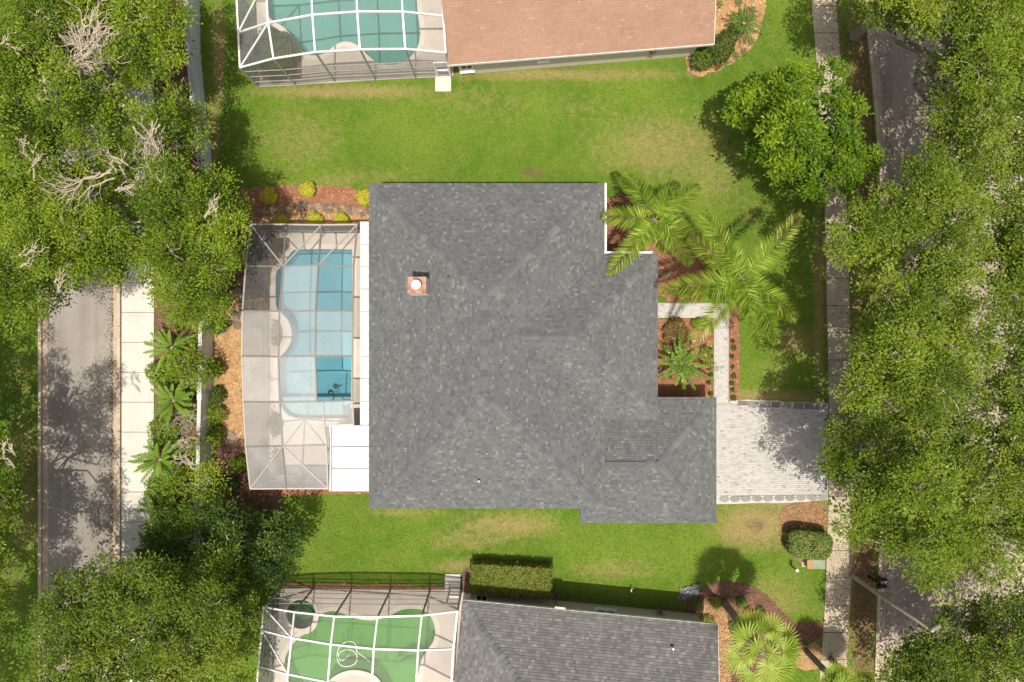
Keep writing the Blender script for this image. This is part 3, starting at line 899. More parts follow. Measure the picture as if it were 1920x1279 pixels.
# ------------------------------------------------------------------ roofs
def clip_poly(sub, poly):
    out = sub
    n = len(poly)
    for i in range(n):
        ax, ay = poly[i]; bx, by = poly[(i + 1) % n]
        inp, out = out, []
        if not inp:
            break
        def side(p):
            return (bx - ax) * (p[1] - ay) - (by - ay) * (p[0] - ax)
        for k in range(len(inp)):
            p, q = inp[k], inp[(k + 1) % len(inp)]
            sp, sq = side(p), side(q)
            if sp >= -1e-9:
                out.append(p)
            if (sp >= -1e-9) != (sq >= -1e-9):
                t = sp / (sp - sq)
                out.append((p[0] + (q[0] - p[0]) * t, p[1] + (q[1] - p[1]) * t))
    return out

def shingles(mb, poly, expo, wr, seed, lift=(0.010, 0.022), ref=None, shade_slot=0.014):
    """lay courses of separate shingles over one convex roof plane"""
    r = random.Random(seed)
    P = [np.array(p, float) for p in poly]
    n = np.cross(P[1] - P[0], P[2] - P[0]); n /= np.linalg.norm(n)
    if n[2] < 0:
        n = -n; P = P[::-1]
    v = np.array((0, 0, 1.0)) - n[2] * n; v /= np.linalg.norm(v)
    u = np.cross(v, n)
    o = np.array(ref, float) if ref is not None else min(P, key=lambda p: p[2])
    p2 = [((p - o) @ u, (p - o) @ v) for p in P]
    if area2(p2) < 0:
        p2 = p2[::-1]
    us, vs_ = [p[0] for p in p2], [p[1] for p in p2]
    j = math.floor(min(vs_) / expo)
    while j * expo < max(vs_):
        va, vb = j * expo, (j + 1) * expo
        uu = min(us) - r.uniform(0, wr[1])
        while uu < max(us):
            w = r.uniform(*wr)
            rect = [(uu, va), (uu + w - 0.004, va), (uu + w - 0.004, vb - shade_slot), (uu, vb - shade_slot)]  # gap bares dark underlay, standing in for the shadow line between courses
            uu += w
            cp = clip_poly(rect, p2)
            if len(cp) < 3 or abs(area2(cp)) < 1e-4:
                continue
            h1 = r.uniform(*lift)
            def pt(q, base=False):
                h = 0.0 if base else 0.002 + h1 * (1 - (q[1] - va) / expo)
                return o + u * q[0] + v * q[1] + n * h
            m = len(cp)
            vv = [pt(q) for q in cp]
            ff = [tuple(range(m))]
            low = [k for k in range(m) if abs(cp[k][1] - va) < 1e-6 and abs(cp[(k + 1) % m][1] - va) < 1e-6]
            for k in low:
                a, b = cp[k], cp[(k + 1) % m]
                i0 = len(vv)
                vv += [pt(a, True), pt(b, True)]
                ff.append((k, i0, i0 + 1, (k + 1) % m))
            mb.add(vv, ff)
        j += 1

CAPM = {}
def ridge_caps(roof, a, b, drop, mat, expo=0.34, width=0.17):
    a, b = np.array(a, float), np.array(b, float)
    d = b - a; L = np.linalg.norm(d); d /= L
    rz = math.atan2(d[1], d[0]); ry = -math.atan2(d[2], math.hypot(d[0], d[1]))
    key = (round(drop, 3), round(expo, 3), width)
    if key not in CAPM:
        l, w, t = expo * 1.02, width, 0.016
        v = []
        for x, h in ((0, 0.062), (l, 0.014)):
            v += [(x, -w, h - w * drop), (x, 0, h + 0.006), (x, w, h - w * drop)]
        v += [(0, -w, -w * drop - .01), (0, 0, 0), (0, w, -w * drop - .01)]
        f = [(0, 1, 4, 3)[::-1], (1, 2, 5, 4)[::-1], (0, 6, 7, 1), (1, 7, 8, 2)]
        f = [(0, 3, 4, 1)[::-1], (1, 4, 5, 2)[::-1], (6, 0, 1, 7)[::-1], (7, 1, 2, 8)[::-1]]
        CAPM[key] = mesh_np("ridge_cap", v, f)
    a = a + d * 0.16; L -= 0.16
    k = 0
    while k * expo < L - 0.05:
        p = a + d * k * expo
        piece("ridge_cap", CAPM[key], mat, roof, p, rz, (1, 1, 1), 0.0, ry)
        k += 1

def roof_deck(planes, outline, zE, mat, parent, name="roof", th=0.2):
    mb = MB()
    for p in planes:
        q = [np.array(x, float) for x in p]
        n = np.cross(q[1] - q[0], q[2] - q[0])
        if n[2] < 0:
            q = q[::-1]
        mb.add([x - np.array((0, 0, 0.004)) for x in q], [tuple(range(len(q)))])
    v, f = sheet(outline, [], zE - th)
    mb.add(v, [t[::-1] for t in f])
    return mb.build(name, mat, parent)

def fascia(parent, outline, zE, mat, th=0.2):
    mb = MB()
    n = len(outline)
    p = outline if area2(outline) > 0 else outline[::-1]
    q = offset_loop2(p, -0.03)
    v = [(x, y, zE - 0.006) for x, y in p] + [(x, y, zE - th) for x, y in p] + [(x, y, zE - 0.03) for x, y in q] + [(x, y, zE - th) for x, y in q]
    f = []
    for i in range(n):
        j = (i + 1) % n
        f += [(i, n + i, n + j, j)]
    mb.add(v, f)
    return mb.build("fascia", mat, parent)

def offset_loop2(poly, d):
    """mitred offset (outwards for d > 0) of a corner outline"""
    p = [np.array(q[:2], float) for q in poly]
    if area2(p) < 0:
        p = p[::-1]
    out = []
    for i in range(len(p)):
        a, b, c = p[i - 1], p[i], p[(i + 1) % len(p)]
        t1 = (b - a) / np.linalg.norm(b - a); t2 = (c - b) / np.linalg.norm(c - b)
        n1, n2 = np.array((t1[1], -t1[0])), np.array((t2[1], -t2[0]))
        m = n1 + n2
        m /= max(1e-6, m @ n1)
        out.append(tuple(b + d * m))
    return out

def walls(name, outline, z1, mat, parent):
    v, n = [], len(outline)
    p = outline if area2(outline) > 0 else outline[::-1]
    v = [(x, y, -0.05) for x, y in p] + [(x, y, z1) for x, y in p]
    return ob(name, v, [(i, (i + 1) % n, n + (i + 1) % n, n + i) for i in range(n)], mat, parent)

def window(parent, a, b, z0, z1, out, name="window", glass='glass', bars=1):
    """window on the wall line a-b (plan), standing 2 cm proud towards `out`"""
    a, b, out = np.array(a, float), np.array(b, float), np.array(out, float)
    d = (b - a); L = np.linalg.norm(d); d /= L
    ang = math.atan2(d[1], d[0])
    c = (a + b) / 2
    fr = MB()
    for s in (0, 1):
        q = a + d * (0.04 if s == 0 else L - 0.04) + out * 0.03
        fr.box((q[0], q[1], (z0 + z1) / 2), (0.08, 0.07, z1 - z0), ang)
    for z in (z0 + .04, z1 - .04):
        q = c + out * 0.03
        fr.box((q[0], q[1], z), (L - 0.162, 0.066, 0.08), ang)
    for k in range(bars):
        q = a + d * L * (k + 1) / (bars + 1) + out * 0.026
        fr.box((q[0], q[1], (z0 + z1) / 2), (0.05, 0.05, z1 - z0 - .165), ang)
    w = fr.build(name, M['trim'], parent)
    q = c + out * 0.012
    MB().box((q[0], q[1], (z0 + z1) / 2), (L - 0.1, 0.02, z1 - z0 - .1), ang).build("pane", M[glass], w)
    q = c + out * 0.07
    MB().box((q[0], q[1], z0 - .035), (L + 0.1, 0.14, 0.06), ang).build("sill", M['trim'], w)
    return w

# ------------------------------------------------------------------ the dark-roofed house in the middle
ZE, PT = 3.70, 0.5
ZG, PG = 2.25, 0.37
x0, x1 = W(692, 0, ZE)[0], W(1133, 0, ZE)[0]
yN, yS = W(0, 344, ZE)[1], W(0, 953, ZE)[1]
x2 = W(1233, 0, ZE)[0]; yWN, yWS = W(0, 476, ZE)[1], W(0, 787, ZE)[1]
gx0, gx1 = W(1087, 0, ZG)[0], W(1343, 0, ZG)[0]
gN, gS = W(0, 745, ZG)[1], W(0, 980, ZG)[1]
hw = (x1 - x0) / 2; rx = x0 + hw; zr = ZE + hw * PT
RN, RS = (rx, yN - hw, zr), (rx, yS + hw, zr)
wh = (yWN - yWS) / 2; wy = yWS + wh; zw = ZE + wh * PT
RE, RP = (x2 - wh, wy, zw), (x1 - wh, wy, zw)
A, B = (x1, yN, ZE), (x1, yS, ZE)
C_, D_ = (x0, yN, ZE), (x0, yS, ZE)
V1, V2 = (x1, yWN, ZE), (x1, yWS, ZE)
E1, E2 = (x2, yWN, ZE), (x2, yWS, ZE)
planes_main = [[C_, D_, RS, RN], [C_, RN, A], [D_, B, RS], [A, RN, RP, V1], [RN, RS, RP], [RP, RS, B, V2], [V1, RP, RE, E1], [E2, RE, RP, V2], [E1, RE, E2]]
gh = (gN - gS) / 2; gy = gS + gh; zg = ZG + gh * PG
GE, GW = (gx1 - gh, gy, zg), (gx0, gy, zg)
G1, G2, G3_, G4 = (gx1, gN, ZG), (gx1, gS, ZG), (gx0, gS, ZG), (gx0, gN, ZG)
planes_gar = [[G1, G4, GW, GE], [G2, GE, GW, G3_], [G1, GE, G2]]
house = thing("house", "central house with a charcoal shingle roof and a pale chimney", "house", (0, 0, 0))
out_main = [(x0, yS), (x1, yS), (x1, yWS), (x2, yWS), (x2, yWN), (x1, yWN), (x1, yN), (x0, yN)]
out_gar = [(gx0, gS), (gx1, gS), (gx1, gN), (gx0, gN)]
roof = roof_deck(planes_main, out_main, ZE, M['roof_deck'], house)
mb = MB()
refs = [D_, A, D_, A, A, A, E1, E2, E1]
for k, p in enumerate(planes_main):
    shingles(mb, p, 0.135, (0.08, 0.22), 100 + k, ref=refs[k])
stuff(mb.build("shingles", M['shingle'], roof))
groof = roof_deck(planes_gar, out_gar, ZG, M['roof_deck'], house, "garage_roof")
mb = MB()
for k, p in enumerate(planes_gar):
    shingles(mb, p, 0.135, (0.08, 0.22), 130 + k, ref=[G1, G2, G1][k])
stuff(mb.build("shingles", M['shingle'], groof))
hd = PT / math.sqrt(2)
for a, b, d in ((C_, RN, hd), (D_, RS, hd), (A, RN, hd), (B, RS, hd), (RS, RN, PT), (E1, RE, hd), (E2, RE, hd), (RE, RP, PT)):
    ridge_caps(roof, a, b, d, M['cap'])
for a, b, d in ((G1, GE, PG / 1.414), (G2, GE, PG / 1.414), (GE, (x1 - .3, gy, zg), PG)):
    ridge_caps(groof, a, b, d, M['cap'])
# ridge vent on the garage
vb = MB().box((x1 + 1.1, gy - .02, zg + 0.045), (2.1, 0.30, 0.05), bevel=0.015)
vb.build("ridge_vent", M['cap'], groof)
fascia(house, out_main, ZE, M['trim'])
fascia(house, out_gar, ZG, M['trim'])
oh = 0.45
w_main = offset_loop2(out_main, -oh)
w_gar = offset_loop2([(gx0 + .4, gS), (gx1, gS), (gx1, gN), (gx0 + .4, gN)], -oh)
walls("wall", w_main, ZE - 0.19, M['stucco'], house)
walls("wall", w_gar, ZG - 0.19, M['stucco'], house)
# openings
gxw = gx1 - oh
gd = MB().box((gxw + 0.02, gy, 1.07), (0.06, 4.9, 2.14)).build("garage_door", M['trim'], house)
for k in range(4):
    for q in range(4):
        MB().box((gxw + 0.058, gy - 1.83 + q * 1.22, 0.28 + k * 0.53), (0.02, 1.08, 0.42), bevel=0.006).build("door_panel", M['trim'], gd)
ex = x2 - oh
window(house, (ex, 1.2), (ex, 2.6), 0.9, 2.5, (1, 0))
window(house, (ex, -3.0), (ex, -1.6), 0.9, 2.5, (1, 0))
dd = MB().box((ex + .025, 0.25, 1.08), (0.06, 1.0, 2.16)).build("front_door", M['rust'], house)
MB().box((ex + .075, -.12, 1.0), (0.05, 0.04, 0.16)).build("handle", M['bronze_metal'], dd)
for yy in (5.6,):
    window(house, (x1 - oh, yy - .8), (x1 - oh, yy + .8), 0.9, 2.4, (1, 0))
for xx in (-5, -1.5, 2.2):
    window(house, (xx + .7, yN - oh), (xx - .7, yN - oh), 0.9, 2.3, (0, 1))
    window(house, (xx - .7, yS + oh), (xx + .7, yS + oh), 0.9, 2.3, (0, -1))
for yy in (-4.5, -.5, 3.5):
    window(house, (x0 + oh, yy + 1.2), (x0 + oh, yy - 1.2), 0.1, 2.2, (-1, 0), "sliding_door")
# gutters and downspouts on the notch beside the palms
gt = MB()
gw = 0.10
gt.bar((x1 + .07, yN + .02, ZE - .05), (x1 + .07, yWN + .14, ZE - .05), gw, 0.12)
gt.build("gutter", M['white_metal'], house)
gt = MB().bar((x1 + .0, yWN + .07, ZE - .055), (x2 - .25, yWN + .07, ZE - .055), gw, 0.12)
gt.build("gutter", M['white_metal'], house)
MB().bar((x1 - oh + .08, yN - .7, 0.05), (x1 - oh + .08, yN - .7, ZE - .2), 0.09).build("downspout", M['white_metal'], house)
MB().bar((x2 - oh - .2, yWN - oh + .06, 0.05), (x2 - oh - .2, yWN - oh + .06, ZE - .2), 0.09).build("downspout", M['white_metal'], house)
# chimney
zt = 6.6
cx0, cx1 = W(763, 0, zt)[0], W(800, 0, zt)[0]
cy1, cy0 = W(0, 518, zt)[1], W(0, 551, zt)[1]
cc = ((cx0 + cx1) / 2, (cy0 + cy1) / 2)
ch = MB().box((cc[0], cc[1], (zt + 4.2) / 2), (cx1 - cx0 - .04, cy1 - cy0 - .04, zt - 4.2)).build("chimney", M['wall_white'], house)
MB().box((cc[0], cc[1], zt - .03), (cx1 - cx0 - .03, cy1 - cy0 - .03, 0.10), bevel=0.02).build("chase_cap", M['rust'], ch)
MB().lathe((cc[0], cc[1], zt), [(.13, .02), (.13, .26), (.14, .27)], 16).build("flue", M['white_metal'], ch)
MB().lathe((cc[0], cc[1], zt + .27), [(.235, .0), (.24, .05), (.19, .10), (.06, .13)], 20).build("flue_cap", M['white_metal'], ch, True)
# pipe vents on the slopes
def roof_z(x, y):
    return ZE + PT * max(0, min(x - x0, x1 - x, yN - y, y - yS))
for px, py, zz in ((840, 519, 5.9), (898, 902, 4.6), (913, 850, 5.4), (1005, 797, 5.5)):
    p = W(px, py, zz)
    z = roof_z(p[0], p[1])
    v = MB().lathe((p[0], p[1], z - .05), [(.045, 0), (.045, .34)], 10).build("vent_pipe", M['black'], roof)
    break
for px, py, zz, r_ in ((898, 902, 4.6, .06), (913, 850, 5.4, .035), (1005, 797, 5.5, .03)):
    p = W(px, py, zz); z = roof_z(p[0], p[1])
    MB().lathe((p[0], p[1], z - .05), [(r_, 0), (r_, .3)], 10).build("vent_pipe", M['black'], roof)

# ------------------------------------------------------------------ white patio cover along the back of the house
ZP = 2.75
pc = thing("patio_cover", "white aluminium patio roof between the grey pool cage and the dark-roofed house", "patio cover", (*W(660, 860, 0)[:2], 0))
def panel_px(xa, xb, ya, yb, z):
    a, b = W(xa, ya, z), W(xb, yb, z)
    return (a[0] + b[0]) / 2, (a[1] + b[1]) / 2, abs(b[0] - a[0]), abs(b[1] - a[1])
ys_ = [415, 458, 500, 542, 584, 626, 668, 710, 753, 797]
for a, b in zip(ys_[:-1], ys_[1:]):
    x_, y_, w_, h_ = panel_px(675, 704, a, b, ZP)
    MB().box((x_, y_, ZP - .04), (w_, h_ - .02, 0.08), bevel=0.012).build("roof_panel", M['panel_metal'], pc)
ys_ = [797, 837, 878, 922]
for a, b in zip(ys_[:-1], ys_[1:]):
    x_, y_, w_, h_ = panel_px(622, 704, a, b, ZP)
    MB().box((x_, y_, ZP - .04), (w_, h_ - .03, 0.08), bevel=0.015).build("roof_panel", M['panel_metal'], pc)
gp = W(621, 860, ZP)
MB().box((gp[0] - .05, gp[1], ZP - .05), (0.09, 122 / PPM * .93, 0.1)).build("gutter", M['white_metal'], pc)
for k in range(8):
    q = W(622.5, 812 + k * 13, ZP)
    MB().box((q[0] + .06, q[1], ZP + .006), (0.05, 0.05, 0.016)).build("fixing", M['rust'], pc)
for px, py in ((624, 800), (624, 919), (624, 860), (678, 420), (678, 540), (678, 668)):
    q = W(px, py, ZP)
    MB().box((q[0] + .05, q[1], ZP / 2 - .04), (0.09, 0.09, ZP - .08)).build("post", M['white_metal'], pc)

# ------------------------------------------------------------------ pool cages
def P3(n):
    return W(n[0], n[1], n[2])
def quad_panel(cage, a, b, c, d, mat):
    pts = [np.array(p, float) for p in (a, b, c, d)]
    cen = sum(pts) / 4
    pts = [p + (cen - p) * 0.012 for p in pts]
    ob("screen_panel", pts, [(0, 1, 2, 3)], mat, cage)
def member(cage, name, a, b, w, mat, h=None):
    MB().bar(a, b, w, h).build(name, mat, cage)
def wall_run(cage, tops, mat, scr, w, rails=(0.9,), posts=True, base_z=0.03, skip=()):
    T = [np.array(t, float) for t in tops]
    Bs = [np.array((t[0], t[1], base_z)) for t in T]
    for k, (t, b) in enumerate(zip(T, Bs)):
        if posts and k not in skip:
            member(cage, "post", b, t, w, mat)
    for k in range(len(T) - 1):
        member(cage, "sole_plate", Bs[k] + (0, 0, .03), Bs[k + 1] + (0, 0, .03), w, mat, 0.05)
        zs = [base_z]
        for rz_ in rails:
            a, b = Bs[k].copy(), Bs[k + 1].copy()
            a[2], b[2] = rz_, rz_
            member(cage, "rail", a, b, w * .6, mat)
        lo_a, lo_b = Bs[k], Bs[k + 1]
        for rz_ in list(rails) + [None]:
            hi_a = T[k] if rz_ is None else np.array((*T[k][:2], rz_)); hi_b = T[k + 1] if rz_ is None else np.array((*T[k + 1][:2], rz_))
            quad_panel(cage, lo_a, lo_b, hi_b, hi_a, scr[k] if isinstance(scr, list) else scr)
            lo_a, lo_b = hi_a, hi_b

sd, sp, sf, sn = M['screen_dark'], M['screen_pale'], M['screen_glare'], M['screen_fine']
cage = thing("pool_cage", "grey-framed screened pool cage over the blue pool", "pool cage", (*W(585, 670)[:2], 0))
NM = [[(470, 421, 2.86), (536, 421, 2.9), (603, 422, 2.9), (670, 421, 2.9)],
      [(461, 499.5, 3.5), (531, 499, 3.9), (597, 497, 3.9), (663, 500, 3.5)],
      [(455, 583, 3.95), (524, 584, 4.25), (592, 583, 4.25), (662, 583, 3.7)],
      [(454, 668, 3.95), (522, 669, 4.3), (591, 668, 4.3), (661, 668, 3.7)],
      [(456.6, 754, 3.95), (524.5, 754, 4.25), (594, 753, 4.2), (661, 751, 3.7)],
      [(461, 838, 3.4), (530, 836.5, 3.9), (612, 834, 3.4)],
      [(469.5, 916.5, 2.86), (537, 916, 2.9), (615, 916, 2.9)]]
NM = [[P3(n) for n in r_] for r_ in NM]
jog = P3((606, 754, 3.9)); jogc = P3((608, 798, 3.45)); joge = P3((663, 796, 3.3))
MG = M['bronze_metal']; MBg = M['beige_metal']
w_ = 0.075
SCR = {(0, 0): sd, (0, 1): sn, (0, 2): sn, (1, 0): sd, (1, 1): sp, (1, 2): sn, (2, 0): sp, (2, 1): sp, (2, 2): sp, (3, 0): sf, (3, 1): sf, (3, 2): None}
for i in range(len(NM)):
    for j in range(len(NM[i]) - 1):
        if i == 0 or i == 6:
            member(cage, "beam", NM[i][j], NM[i][j + 1], w_, MBg)
        elif not (i == 4 and j == 2):
            member(cage, "beam", NM[i][j], NM[i][j + 1], w_, MG)
member(cage, "beam", NM[4][2], NM[4][3], w_, MG)
for i in range(6):
    m_ = min(len(NM[i]), len(NM[i + 1]))
    for j in range(m_):
        if i >= 4 and j == 2:
            continue
        member(cage, "rafter", NM[i][j], NM[i + 1][j], w_, MBg if j == 0 else MG)
for a, b in ((NM[4][3], joge), (jog, jogc), (jogc, NM[5][2]), (NM[5][2], NM[6][2]), (jogc, joge)):
    member(cage, "rafter", a, b, w_, MBg)
for a, b in ((NM[0][0], NM[1][1]), (NM[0][2], NM[1][1]), (NM[0][3], NM[1][2]), (NM[6][0], NM[5][1]), (NM[6][2], NM[5][1])):
    member(cage, "brace", a, b, w_ * .85, MBg)
for (i, j), s in SCR.items():
    if s is not None:
        quad_panel(cage, NM[i][j], NM[i][j + 1], NM[i + 1][j + 1], NM[i + 1][j], s)
quad_panel(cage, NM[4][0], NM[4][1], NM[5][1], NM[5][0], sp)
quad_panel(cage, NM[4][1], jog, NM[5][2], NM[5][1], sf)
quad_panel(cage, jog, NM[4][3], joge, jogc, sf)
quad_panel(cage, NM[5][0], NM[5][1], NM[6][1], NM[6][0], sp)
quad_panel(cage, NM[5][1], NM[5][2], NM[6][2], NM[6][1], sp)
wall_run(cage, [r_[0] for r_ in NM], MBg, [sd, sd, sp, sp, sp, sd], 0.07, (0.85,))
wall_run(cage, NM[0], MBg, sd, 0.07, (0.85,), skip=(0,))
wall_run(cage, NM[6], MBg, sd, 0.07, (0.85,), skip=(0,))

WM = M['white_metal']
def white_cage(label, loc, rows, rails, w=0.085):
    cg = thing("pool_cage", label, "pool cage", (*W(*loc)[:2], 0))
    R = [[P3(n) for n in r_] for r_ in rows]
    for i in range(len(R)):
        for j in range(len(R[i]) - 1):
            member(cg, "beam", R[i][j], R[i][j + 1], w, WM)
            if i + 1 < len(R):
                quad_panel(cg, R[i][j], R[i][j + 1], R[i + 1][j + 1], R[i + 1][j], sn)
    for i in range(len(R) - 1):
        for j in range(len(R[i])):
            member(cg, "rafter", R[i][j], R[i + 1][j], w, WM)
    member(cg, "brace", R[0][0], R[1][1], w * .8, WM)
    member(cg, "brace", R[1][0], R[2][1], w * .8, WM)
    wall_run(cg, R[0], M['beige_metal'], sn, 0.08, rails)
    wall_run(cg, [r_[0] for r_ in R], M['beige_metal'], sd, 0.08, rails, skip=(0,))
    return cg, R
cg1, R1 = white_cage("white-framed pool cage over the teal pool beside the salmon roof", (650, 60),
    [[(450, 127, 2.8), (513, 110, 3.75), (591, 98, 4.05), (675, 93, 4.15), (760, 92, 3.95), (836, 99, 3.3)],
     [(447, 61, 2.76), (503, 43, 4.4), (586, 28, 4.6), (670, 22, 4.6), (755, 22, 4.5), (831, 30, 3.4)],
     [(443, -20, 2.74), (498, -38, 4.4), (582, -50, 4.6), (666, -56, 4.6), (751, -55, 4.5), (828, -46, 3.4)]], (0.75, 1.5, 2.25))
cg2, R2 = white_cage("white-framed pool cage over the green pool", (680, 1200),
    [[(494, 1138, 2.75), (552, 1147.5, 3.45), (627, 1155.6, 3.9), (708, 1156.5, 3.9), (791, 1154, 3.75), (858, 1146, 3.1)],
     [(491, 1182, 2.75), (547, 1196, 4.2), (620.5, 1208, 4.5), (701, 1216.5, 4.6), (784, 1219, 4.5), (850, 1216.5, 3.3)],
     [(485, 1249, 2.75), (540, 1264, 4.2), (615, 1279, 4.5), (697, 1288, 4.6), (780, 1291, 4.5), (846, 1288, 3.3)],
     [(479, 1320, 2.75), (533, 1338, 4.2), (609, 1352, 4.5), (692, 1361, 4.6), (775, 1364, 4.5), (842, 1361, 3.3)]], (0.75, 1.5, 2.25))
for cg, R, fr in ((cg1, R1, (.62, .98)), (cg2, R2, (.62, .98))):
    a, b = R[0][4], R[0][5]
    d = MB()
    for f_ in fr:
        q = a + (b - a) * f_
        d.bar((q[0], q[1], .03), (q[0], q[1], 2.1), 0.09)
    qa, qb = a + (b - a) * fr[0], a + (b - a) * fr[1]
    d.bar((qa[0], qa[1], 2.1), (qb[0], qb[1], 2.1), 0.09); d.bar((qa[0], qa[1], 1.0), (qb[0], qb[1], 1.0), 0.09)
    d.build("door", WM, cg)

# ------------------------------------------------------------------ the two neighbours' houses
def gable_house(label, ea, eb, zE, pitch, depth, sign, mats, expo, hipW, seed, over=0.45):
    """ea, eb: ends of the visible eave; the roof climbs away from the picture's middle"""
    a, b = W(*ea, zE), W(*eb, zE)
    d = (b - a)[:2]; L = np.linalg.norm(d); d /= L
    n = np.array((-d[1], d[0])) * sign                # direction up the slope in plan
    h = depth / 2
    def pt(u, v, z):
        q = a[:2] + d * u + n * v
        return (q[0], q[1], z)
    zr_ = zE + h * pitch
    hx = thing("house", label, "house", pt(L / 2, h, 0))
    A_, B_, C2, D2 = pt(0, 0, zE), pt(L, 0, zE), pt(L, depth, zE), pt(0, depth, zE)
    r0 = pt(h if hipW else 0, h, zr_); r1 = pt(L, h, zr_)
    pl = [[A_, B_, r1, r0], [D2, C2, r1, r0]] + ([[A_, D2, r0]] if hipW else [])
    outl_ = [A_[:2], B_[:2], C2[:2], D2[:2]]
    rf = roof_deck(pl, outl_, zE, M[mats[1]], hx)
    mb = MB()
    for k, p in enumerate(pl):
        if k == 1:
            continue
        shingles(mb, p, expo, (0.10, 0.28), seed + k, ref=A_, shade_slot=0.012 if hipW else 0.006)
    shingles(mb, pl[1], expo * 2, (0.5, 1.2), seed + 5, ref=D2)
    stuff(mb.build("shingles", M[mats[0]], rf))
    # eave trim and rakes
    for p, q in ((A_, B_), (D2, C2)):
        MB().bar(np.array(p) - (0, 0, .11), np.array(q) - (0, 0, .11), 0.05, 0.2).build("fascia", M['trim'], hx)
    for p, q in ((B_, r1), (C2, r1)):
        MB().bar(np.array(p) - (0, 0, .11), np.array(q) - (0, 0, .11), 0.05, 0.18).build("rake_board", M['trim'], hx)
    wl = [pt(over, over, 0)[:2], pt(L - over, over, 0)[:2], pt(L - over, depth - over, 0)[:2], pt(over, depth - over, 0)[:2]]
    walls("wall", wl, zE - .15, M[mats[2]], hx)
    g1, g2, g3 = pt(L - over, over, zE - .15), pt(L - over, depth - over, zE - .15), pt(L - over, h, zr_ - .3)
    ob("gable", [g1, g2, g3], [(0, 1, 2)], M[mats[2]], hx)
    return hx, pt, L, d, n, rf, (A_, r0, r1)
h1, pt1, L1, d1, n1, rf1, k1 = gable_house("house with a salmon shingle roof and pale stucco wall", (840, 122), (1339, 82), 2.65, 0.42, 11.5, 1, ('shingle_red', 'roof_deck_red', 'stucco_grey'), 0.14, False, 200)
h2, pt2, L2, d2, n2, rf2, k2 = gable_house("house with a weathered grey shingle roof beside the green pool", (867, 1126), (1346, 1172), 2.65, 0.42, 13.0, -1, ('shingle_b', 'roof_deck', 'stucco'), 0.145, True, 220)
ridge_caps(rf2, k2[0], k2[1], 0.3, M['cap'], 0.28)
def on_wall(pt, u, v=0.45):
    q = pt(u, v, 0)
    return (q[0], q[1])
window(h1, on_wall(pt1, .55), on_wall(pt1, 1.25), 0.5, 2.1, -n1, "window")
window(h1, on_wall(pt1, 4.75), on_wall(pt1, 5.35), 1.1, 2.0, -n1, "window", bars=0)
window(h1, on_wall(pt1, 8.6), on_wall(pt1, 9.6), 1.7, 2.3, -n1, "window", bars=0)
q = on_wall(pt1, 10.9, .33)
mbx = MB().box((q[0], q[1], 1.2), (0.28, 0.14, 0.45), math.atan2(d1[1], d1[0])).build("meter_box", M['rust'], h1)
q = on_wall(pt1, L1 - .62, .40)
MB().bar((q[0], q[1], .1), (q[0], q[1], 2.45), .08).build("downspout", M['white_metal'], h1)
window(h2, on_wall(pt2, 1.3), on_wall(pt2, .62), 0.3, 2.1, -n2, "window")
window(h2, on_wall(pt2, 8.2), on_wall(pt2, 7.1), 0.9, 2.1, -n2, "window")
q = on_wall(pt2, 5.05, -.02)
MB().box((q[0], q[1], 2.5), (0.55, 0.22, 0.22), math.atan2(d2[1], d2[0])).build("gutter_hopper", M['beige_metal'], h2)
q = on_wall(pt2, 5.05, .38)
MB().bar((q[0], q[1], .1), (q[0], q[1], 2.45), .08).build("downspout", M['beige_metal'], h2)
q = pt2(10.85, 1.15, 0)
MB().lathe((q[0], q[1], 2.65 + 1.15 * .42 - .03), [(.05, 0), (.05, .32), (.06, .33)], 10).build("vent_pipe", M['white_metal'], rf2)
MB().lathe((q[0], q[1], 2.65 + 1.15 * .42 - .01), [(.12, 0), (.09, .05)], 10).build("vent_collar", M['black'], rf2)
BEDS += [w_main, w_gar, [p[:2] for p in (pt1(.3, .3, 0), pt1(L1 - .3, .3, 0), pt1(L1 - .3, 11, 0), pt1(.3, 11, 0))], [p[:2] for p in (pt2(.3, .3, 0), pt2(L2 - .3, .3, 0), pt2(L2 - .3, 12, 0), pt2(.3, 12, 0))]]
# ------------------------------------------------------------------ foliage builders
def unit(a):
    return a / (np.linalg.norm(a, axis=-1, keepdims=True) + 1e-9)

def leaves_obj(name, cen, axis, nrm, L, w, tint, mat, parent, fold=0.0):
    """diamond leaves as one crown mesh with a per-leaf tint"""
    n = len(cen)
    axis = unit(axis)
    side = unit(np.cross(nrm, axis))
    up = np.cross(axis, side)
    L, w = np.asarray(L)[:, None], np.asarray(w)[:, None]
    V = np.stack([cen - axis * L * .5, cen - axis * L * .05 + side * w * .5 + up * w * fold, cen + axis * L * .5, cen - axis * L * .05 - side * w * .5 + up * w * fold], 1)
    o = ob(name, V.reshape(-1, 3), np.arange(n * 4).reshape(n, 4), mat, parent)
    a = o.data.attributes.new("tint", 'FLOAT', 'FACE')
    a.data.foreach_set("value", np.clip(tint, 0, 1).astype(np.float32))
    return o

def clump_leaves(rng, C, outw, per, sig, size, aspect, tint0, up=0.9, tvar=0.11):
    """sprays of leaves round clump centres C"""
    n = len(C)
    idx = np.repeat(np.arange(n), per)
    m = len(idx)
    off = rng.normal(0, 1, (m, 3)) * np.array((sig, sig, sig * .6))
    cen = C[idx] + off
    ax = unit(off + outw[idx] * sig * .8 + rng.normal(0, sig * .6, (m, 3)))
    nr = unit(np.stack([rng.normal(0, .42, m), rng.normal(0, .42, m), np.full(m, up)], 1))
    L = rng.uniform(size[0], size[1], m)
    tint = tint0[idx] + rng.normal(0, tvar, m)
    return cen, ax, nr, L, L * rng.uniform(aspect * .8, aspect * 1.2, m), tint

